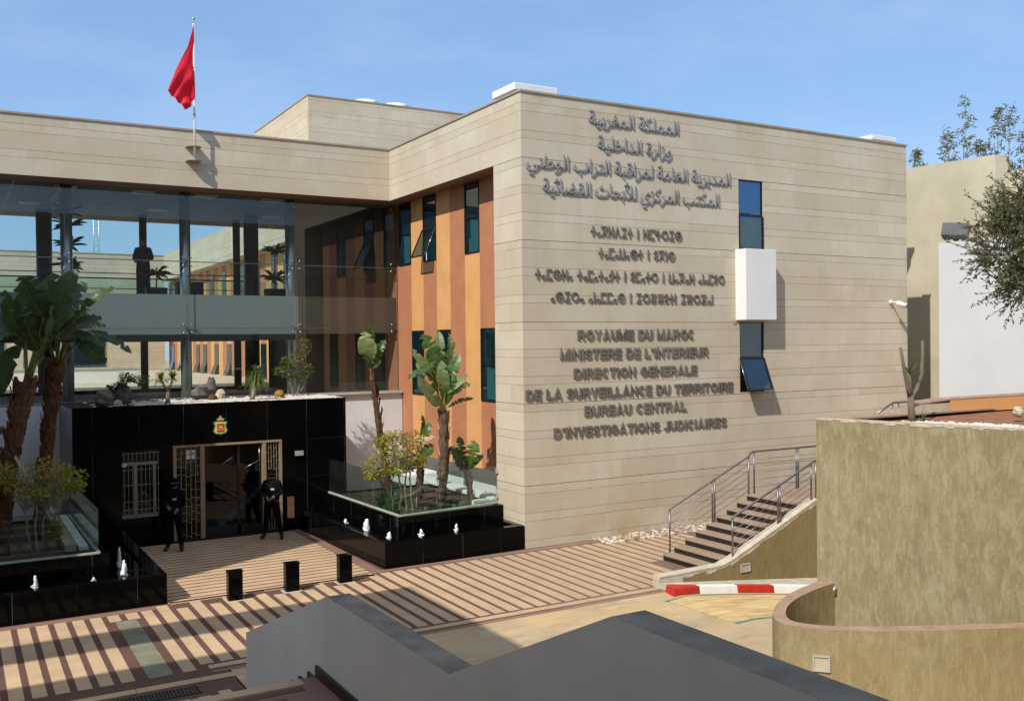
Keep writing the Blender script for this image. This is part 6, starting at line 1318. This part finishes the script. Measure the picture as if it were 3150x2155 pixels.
# potted plants on the walkway
def potted(x, y, z, w, d, h, H, tiers, label, seed):
    rnd = random.Random(seed); t = thing('potted_plant', (x, y, z), label, 'potted plant', 'potted plants inside the glazed link')
    MB().mat(M['pot']).box((x - w / 2, y - d / 2, z), (x + w / 2, y + d / 2, z + h)).build('pot', None, t, .01)
    if H:
        MB().mat(M['palm_bark_grey']).tube([(x, y, z + h - .02), (x + .02, y, z + H)], [.025, .018], 6).build('stem', None, t); lm = MB().mat(M['dark_leaf'])
        for tz, R_, n in tiers:
            for k in range(n):
                an = rnd.uniform(0, 6.28); d_ = Vector((math.cos(an), math.sin(an), rnd.uniform(-.35, .85))).normalized(); b = Vector((x, y, z + tz)); blade(lm, b, b + d_ * R_ * rnd.uniform(.7, 1.1), .075, (-d_.y, d_.x, .9), .14, .15, 5, 0, rnd)
        lm.build('leaves', None, t)
FZ = 6.46
potted(-2.32, 12.6, FZ, .62, .5, .42, 1.75, [(.75, .55, 26), (1.65, .5, 26)], 'dark square pot with a two tiered leafy plant by the right column', 1)
potted(-4.95, 13.6, FZ, .85, .5, .65, 0, [], 'empty dark box planter behind the middle column', 2)
potted(-6.28, 12.0, FZ, .6, .45, .35, 1.0, [(.75, .5, 26)], 'low dark trough with a spiky plant beside the standing man', 3)
potted(-8.85, 11.5, FZ, .6, .5, .4, 2.6, [(.9, .55, 20), (1.5, .55, 22), (2.1, .55, 22), (2.5, .5, 18)], 'tall many tiered plant in a pot behind the left column', 4)
potted(-9.2, 26.8, 3.4, .5, .5, .45, 2.6, [(1.6, .6, 18), (2.5, .7, 20)], 'potted palm far across the rear court', 5)

# ------------------------------------------------------------------ people
def person(label, loc, yaw, H, J, mats, hair=None, extra=None, bulk=1.10):
    """J: joint positions in metres for a 1.78 m figure facing -Y; one skinned body"""
    t = thing('person', loc, label, 'person'); s = H / 1.78; cs, sn = math.cos(yaw), math.sin(yaw)
    def W(p): x, y, z = [c * s for c in p]; return Vector((loc[0] + x * cs - y * sn, loc[1] + x * sn + y * cs, loc[2] + z))
    nodes = {'pel': ((0, 0, .95), .135), 'wai': ((0, .0, 1.10), .130), 'che': ((0, 0, 1.30), .155), 'sho': ((0, .01, 1.44), .105), 'nec': ((0, .0, 1.53), .058), 'hd0': ((0, -.015, 1.60), .072), 'hd1': ((0, -.02, 1.69), .088), 'hd2': ((0, -.01, 1.755), .060)}
    for sd, k in (('L', 1), ('R', -1)):
        nodes['hip' + sd] = ((k * .095, 0, .90), .098); nodes['kne' + sd] = (J['kne' + sd], .064); nodes['ank' + sd] = (J['ank' + sd], .046); nodes['toe' + sd] = ((J['ank' + sd][0] + k * .04, J['ank' + sd][1] - .17, .035), .036)
        nodes['scl' + sd] = ((k * .175, .01, 1.43), .072); nodes['elb' + sd] = (J['elb' + sd], .046); nodes['wri' + sd] = (J['wri' + sd], .032)
        a, b = Vector(J['elb' + sd]), Vector(J['wri' + sd]); d = (b - a).normalized(); nodes['pal' + sd] = (tuple(b + d * .085), .036)
    edges = [('pel', 'wai'), ('wai', 'che'), ('che', 'sho'), ('sho', 'nec'), ('nec', 'hd0'), ('hd0', 'hd1'), ('hd1', 'hd2')]
    for sd in 'LR': edges += [('pel', 'hip' + sd), ('hip' + sd, 'kne' + sd), ('kne' + sd, 'ank' + sd), ('ank' + sd, 'toe' + sd), ('sho', 'scl' + sd), ('scl' + sd, 'elb' + sd), ('elb' + sd, 'wri' + sd), ('wri' + sd, 'pal' + sd)]
    keys = list(nodes); me = bpy.data.meshes.new('tmp'); me.from_pydata([W(nodes[k][0]) - Vector(loc) for k in keys], [(keys.index(a), keys.index(b)) for a, b in edges], [])
    o = bpy.data.objects.new('tmp', me); COL.objects.link(o); sk = o.modifiers.new('s', 'SKIN'); sk.use_smooth_shade = True; sb = o.modifiers.new('b', 'SUBSURF'); sb.levels = 2; sb.render_levels = 2
    for i, k in enumerate(keys):
        r = nodes[k][1] * s * (bulk if k not in ('hd0', 'hd1', 'hd2', 'nec', 'palL', 'palR') else 1.0); v = me.skin_vertices[0].data[i]; v.radius = (r * (1.12 if k in ('che', 'wai', 'pel') else 1), r * (.78 if k in ('che', 'wai', 'pel', 'sho') else 1)); v.use_root = (k == 'pel')
    bpy.context.view_layer.update(); bm_ = bpy.data.meshes.new_from_object(o.evaluated_get(bpy.context.evaluated_depsgraph_get())); bpy.data.objects.remove(o)
    mb = MB(); mb.sm = True
    for m in mats: mb.mat(m)
    L0 = Vector(loc); base = len(mb.v); mb.v += [tuple(v.co + L0) for v in bm_.vertices]
    head = W((0, 0, 1.55)).z; hands = [W(nodes['pal' + q][0]) for q in 'LR']; wr = [W(nodes['wri' + q][0]) for q in 'LR']
    for p in bm_.polygons:
        c = L0 + p.center; mi = 0
        if c.z > head: mi = 1
        elif any((c - h).length < .075 * s for h in hands): mi = 1
        elif c.z < loc[2] + .16 * s: mi = 2
        mb.f.append(tuple(i + base for i in p.vertices)); mb.mi.append(mi); mb.smooth.append(True)
    mb.cur = 1                                             # fingers, ears, nose
    for q, k in (('L', 1), ('R', -1)):
        a, b = W(nodes['wri' + q][0]), W(nodes['pal' + q][0]); d = (b - a).normalized(); cu = Vector((-d.x * .3, -d.y * .3, -1)).normalized(); sdv = d.cross(cu).normalized()
        for j, ln in enumerate((.070, .078, .074, .058)):
            r0 = b + sdv * (.028 - .0187 * j) * s; mb.tube([r0, r0 + d * ln * .5 * s + cu * .012 * s, r0 + d * ln * .75 * s + cu * .040 * s, r0 + d * ln * .6 * s + cu * .062 * s], [.0095 * s, .009 * s, .008 * s, .006 * s], 6)
        r0 = a.lerp(b, .5) + sdv * .03 * s; mb.tube([r0, r0 + (d * .03 + sdv * .03) * s, r0 + (d * .065 + sdv * .028 + cu * .02) * s], [.011 * s, .010 * s, .007 * s], 6)
        mb.ball(W((k * .083, .0, 1.675)), (.014 * s, .022 * s, .032 * s), 8, 6)
    mb.tube([W((0, -.092, 1.70)), W((0, -.118, 1.665)), W((0, -.098, 1.655))], [.010 * s, .016 * s, .010 * s], 6)
    mb.tube([W((-.026, -.092, 1.628)), W((0, -.099, 1.628)), W((.026, -.092, 1.628))], .006 * s, 5)
    mb.cur = 2
    for k in (1, -1): mb.ball(W((k * .032, -.093, 1.70)), .010 * s, 8, 5)
    mb.build('body', None, t)
    if hair: hair(t, W, s)
    if extra: extra(t, W, s)
    return t, W, s
def cap(t, W, s):
    m_ = MB().mat(M['cloth_black']); c = W((0, -.012, 1.725)); m_.ball(c, (.098 * s, .108 * s, .070 * s), 14, 8); m_.prism([tuple(W((x, y, 0)))[:2] for x, y in ((-.07, -.09), (-.05, -.17), (.05, -.17), (.07, -.09))], W((0, 0, 1.715)).z, W((0, 0, 1.728)).z); m_.build('cap', None, t)
def mask(t, W, s):
    m_ = MB().mat(M['cloth_black']); m_.sm = True; m_.ball(W((0, -.020, 1.625)), (.083 * s, .092 * s, .062 * s), 14, 8); m_.build('face_mask', None, t)
def vest(t, W, s):
    m_ = MB().mat(M['cloth_navy']); P = [W((0, 0, z)) for z in (1.02, 1.12, 1.28, 1.42)]; m_.sm = True
    for k in range(3):
        a = [W((.205 * math.cos(q) * (1.0 if k else .98), .150 * math.sin(q), (1.03, 1.15, 1.29, 1.41)[k])) for q in [i * math.pi / 8 for i in range(16)]]; b = [W((.205 * math.cos(q), .150 * math.sin(q), (1.03, 1.15, 1.29, 1.41)[k + 1])) for q in [i * math.pi / 8 for i in range(16)]]
        for i in range(16): m_.face([a[i], a[(i + 1) % 16], b[(i + 1) % 16], b[i]])
    m_.build('vest', None, t)
    b_ = MB().mat(M['badge']); b_.obox(W((.02, -.158, 1.27)), W((.11, -.154, 1.27)) - W((.02, -.158, 1.27)), W((.02, -.165, 1.27)) - W((.02, -.158, 1.27)), (0, 0, .045 * s)); b_.build('badge', None, t)
    m_ = MB().mat(M['boot']); m_.sm = True
    a = [W((.190 * math.cos(q), .140 * math.sin(q), .985)) for q in [i * math.pi / 8 for i in range(16)]]; b = [p + Vector((0, 0, .05 * s)) for p in a]
    for i in range(16): m_.face([a[i], a[(i + 1) % 16], b[(i + 1) % 16], b[i]])
    m_.build('belt', None, t)
def gear(t, W, s): mask(t, W, s); vest(t, W, s)
def rifle(label, W, p0, p1, up):
    a, b = W(p0), W(p1); d = (b - a).normalized(); L = (b - a).length; u = Vector(up).normalized(); u = (u - d * u.dot(d)).normalized(); w = d.cross(u)
    t = thing('rifle', tuple(a), label, 'rifle', None)
    def B(k0, k1, z0, z1, hw, name): mb = MB().mat(M['gun']); mb.obox(a + d * L * k0 + u * z0 - w * hw, d * L * (k1 - k0), u * (z1 - z0), w * hw * 2); mb.build(name, None, t)
    B(.0, .28, -.055, .03, .018, 'stock'); B(.281, .60, -.03, .04, .022, 'receiver'); B(.601, .78, -.02, .03, .02, 'handguard'); B(.44, .52, -.16, -.031, .014, 'magazine'); B(.30, .35, -.11, -.031, .014, 'grip')
    MB().mat(M['gun']).tube([a + d * L * .781, b], .009, 8).build('barrel', None, t); B(.38, .52, .041, .07, .014, 'sight')
YL = R(-28)
t, W, s = person('masked guard in black uniform holding a rifle, left of the entrance door beside the window', (-7.27, 4.42, 0.006), YL, 1.76,
    dict(kneL=(.13, -.03, .50), ankL=(.17, .02, .09), kneR=(-.12, -.02, .50), ankR=(-.17, .02, .09), elbL=(.26, .0, 1.17), wriL=(.16, -.20, 1.06), elbR=(-.27, .03, 1.18), wriR=(-.10, -.19, 1.12)), [M['cloth_black'], M['skin'], M['boot']], cap, gear, 1.22)
rifle('black rifle slung across the chest of the guard left of the door', W, (-.16, -.19, 1.24), (.30, -.24, .80), (.3, 0, 1))
t, W, s = person('masked guard in black uniform holding a rifle, right of the entrance door', (-4.83, 4.56, 0.006), R(-34), 1.78,
    dict(kneL=(.16, -.03, .50), ankL=(.24, .03, .09), kneR=(-.14, -.03, .50), ankR=(-.21, .0, .09), elbL=(.27, .0, 1.18), wriL=(.14, -.21, 1.12), elbR=(-.28, .02, 1.20), wriR=(-.08, -.20, 1.10)), [M['cloth_black'], M['skin'], M['boot']], cap, gear, 1.22)
rifle('black rifle held level by the guard right of the door', W, (-.20, -.20, 1.20), (.38, -.26, .92), (.3, 0, 1))
def shorthair(t, W, s): m_ = MB().mat(M['hair']); m_.sm = True; m_.ball(W((0, .006, 1.715)), (.092 * s, .100 * s, .075 * s), 14, 8); m_.build('hair', None, t)
person('man in dark polo shirt standing behind the upper balustrade of the glazed link', (-6.83, 11.0, FZ), R(-25), 1.78,
    dict(kneL=(.12, -.01, .50), ankL=(.16, .03, .09), kneR=(-.12, -.01, .50), ankR=(-.16, .03, .09), elbL=(.27, .02, 1.17), wriL=(.17, -.22, 1.10), elbR=(-.27, .02, 1.17), wriR=(-.17, -.22, 1.10)), [M['cloth_navy'], M['skin'], M['boot']], shorthair, None, 1.36)
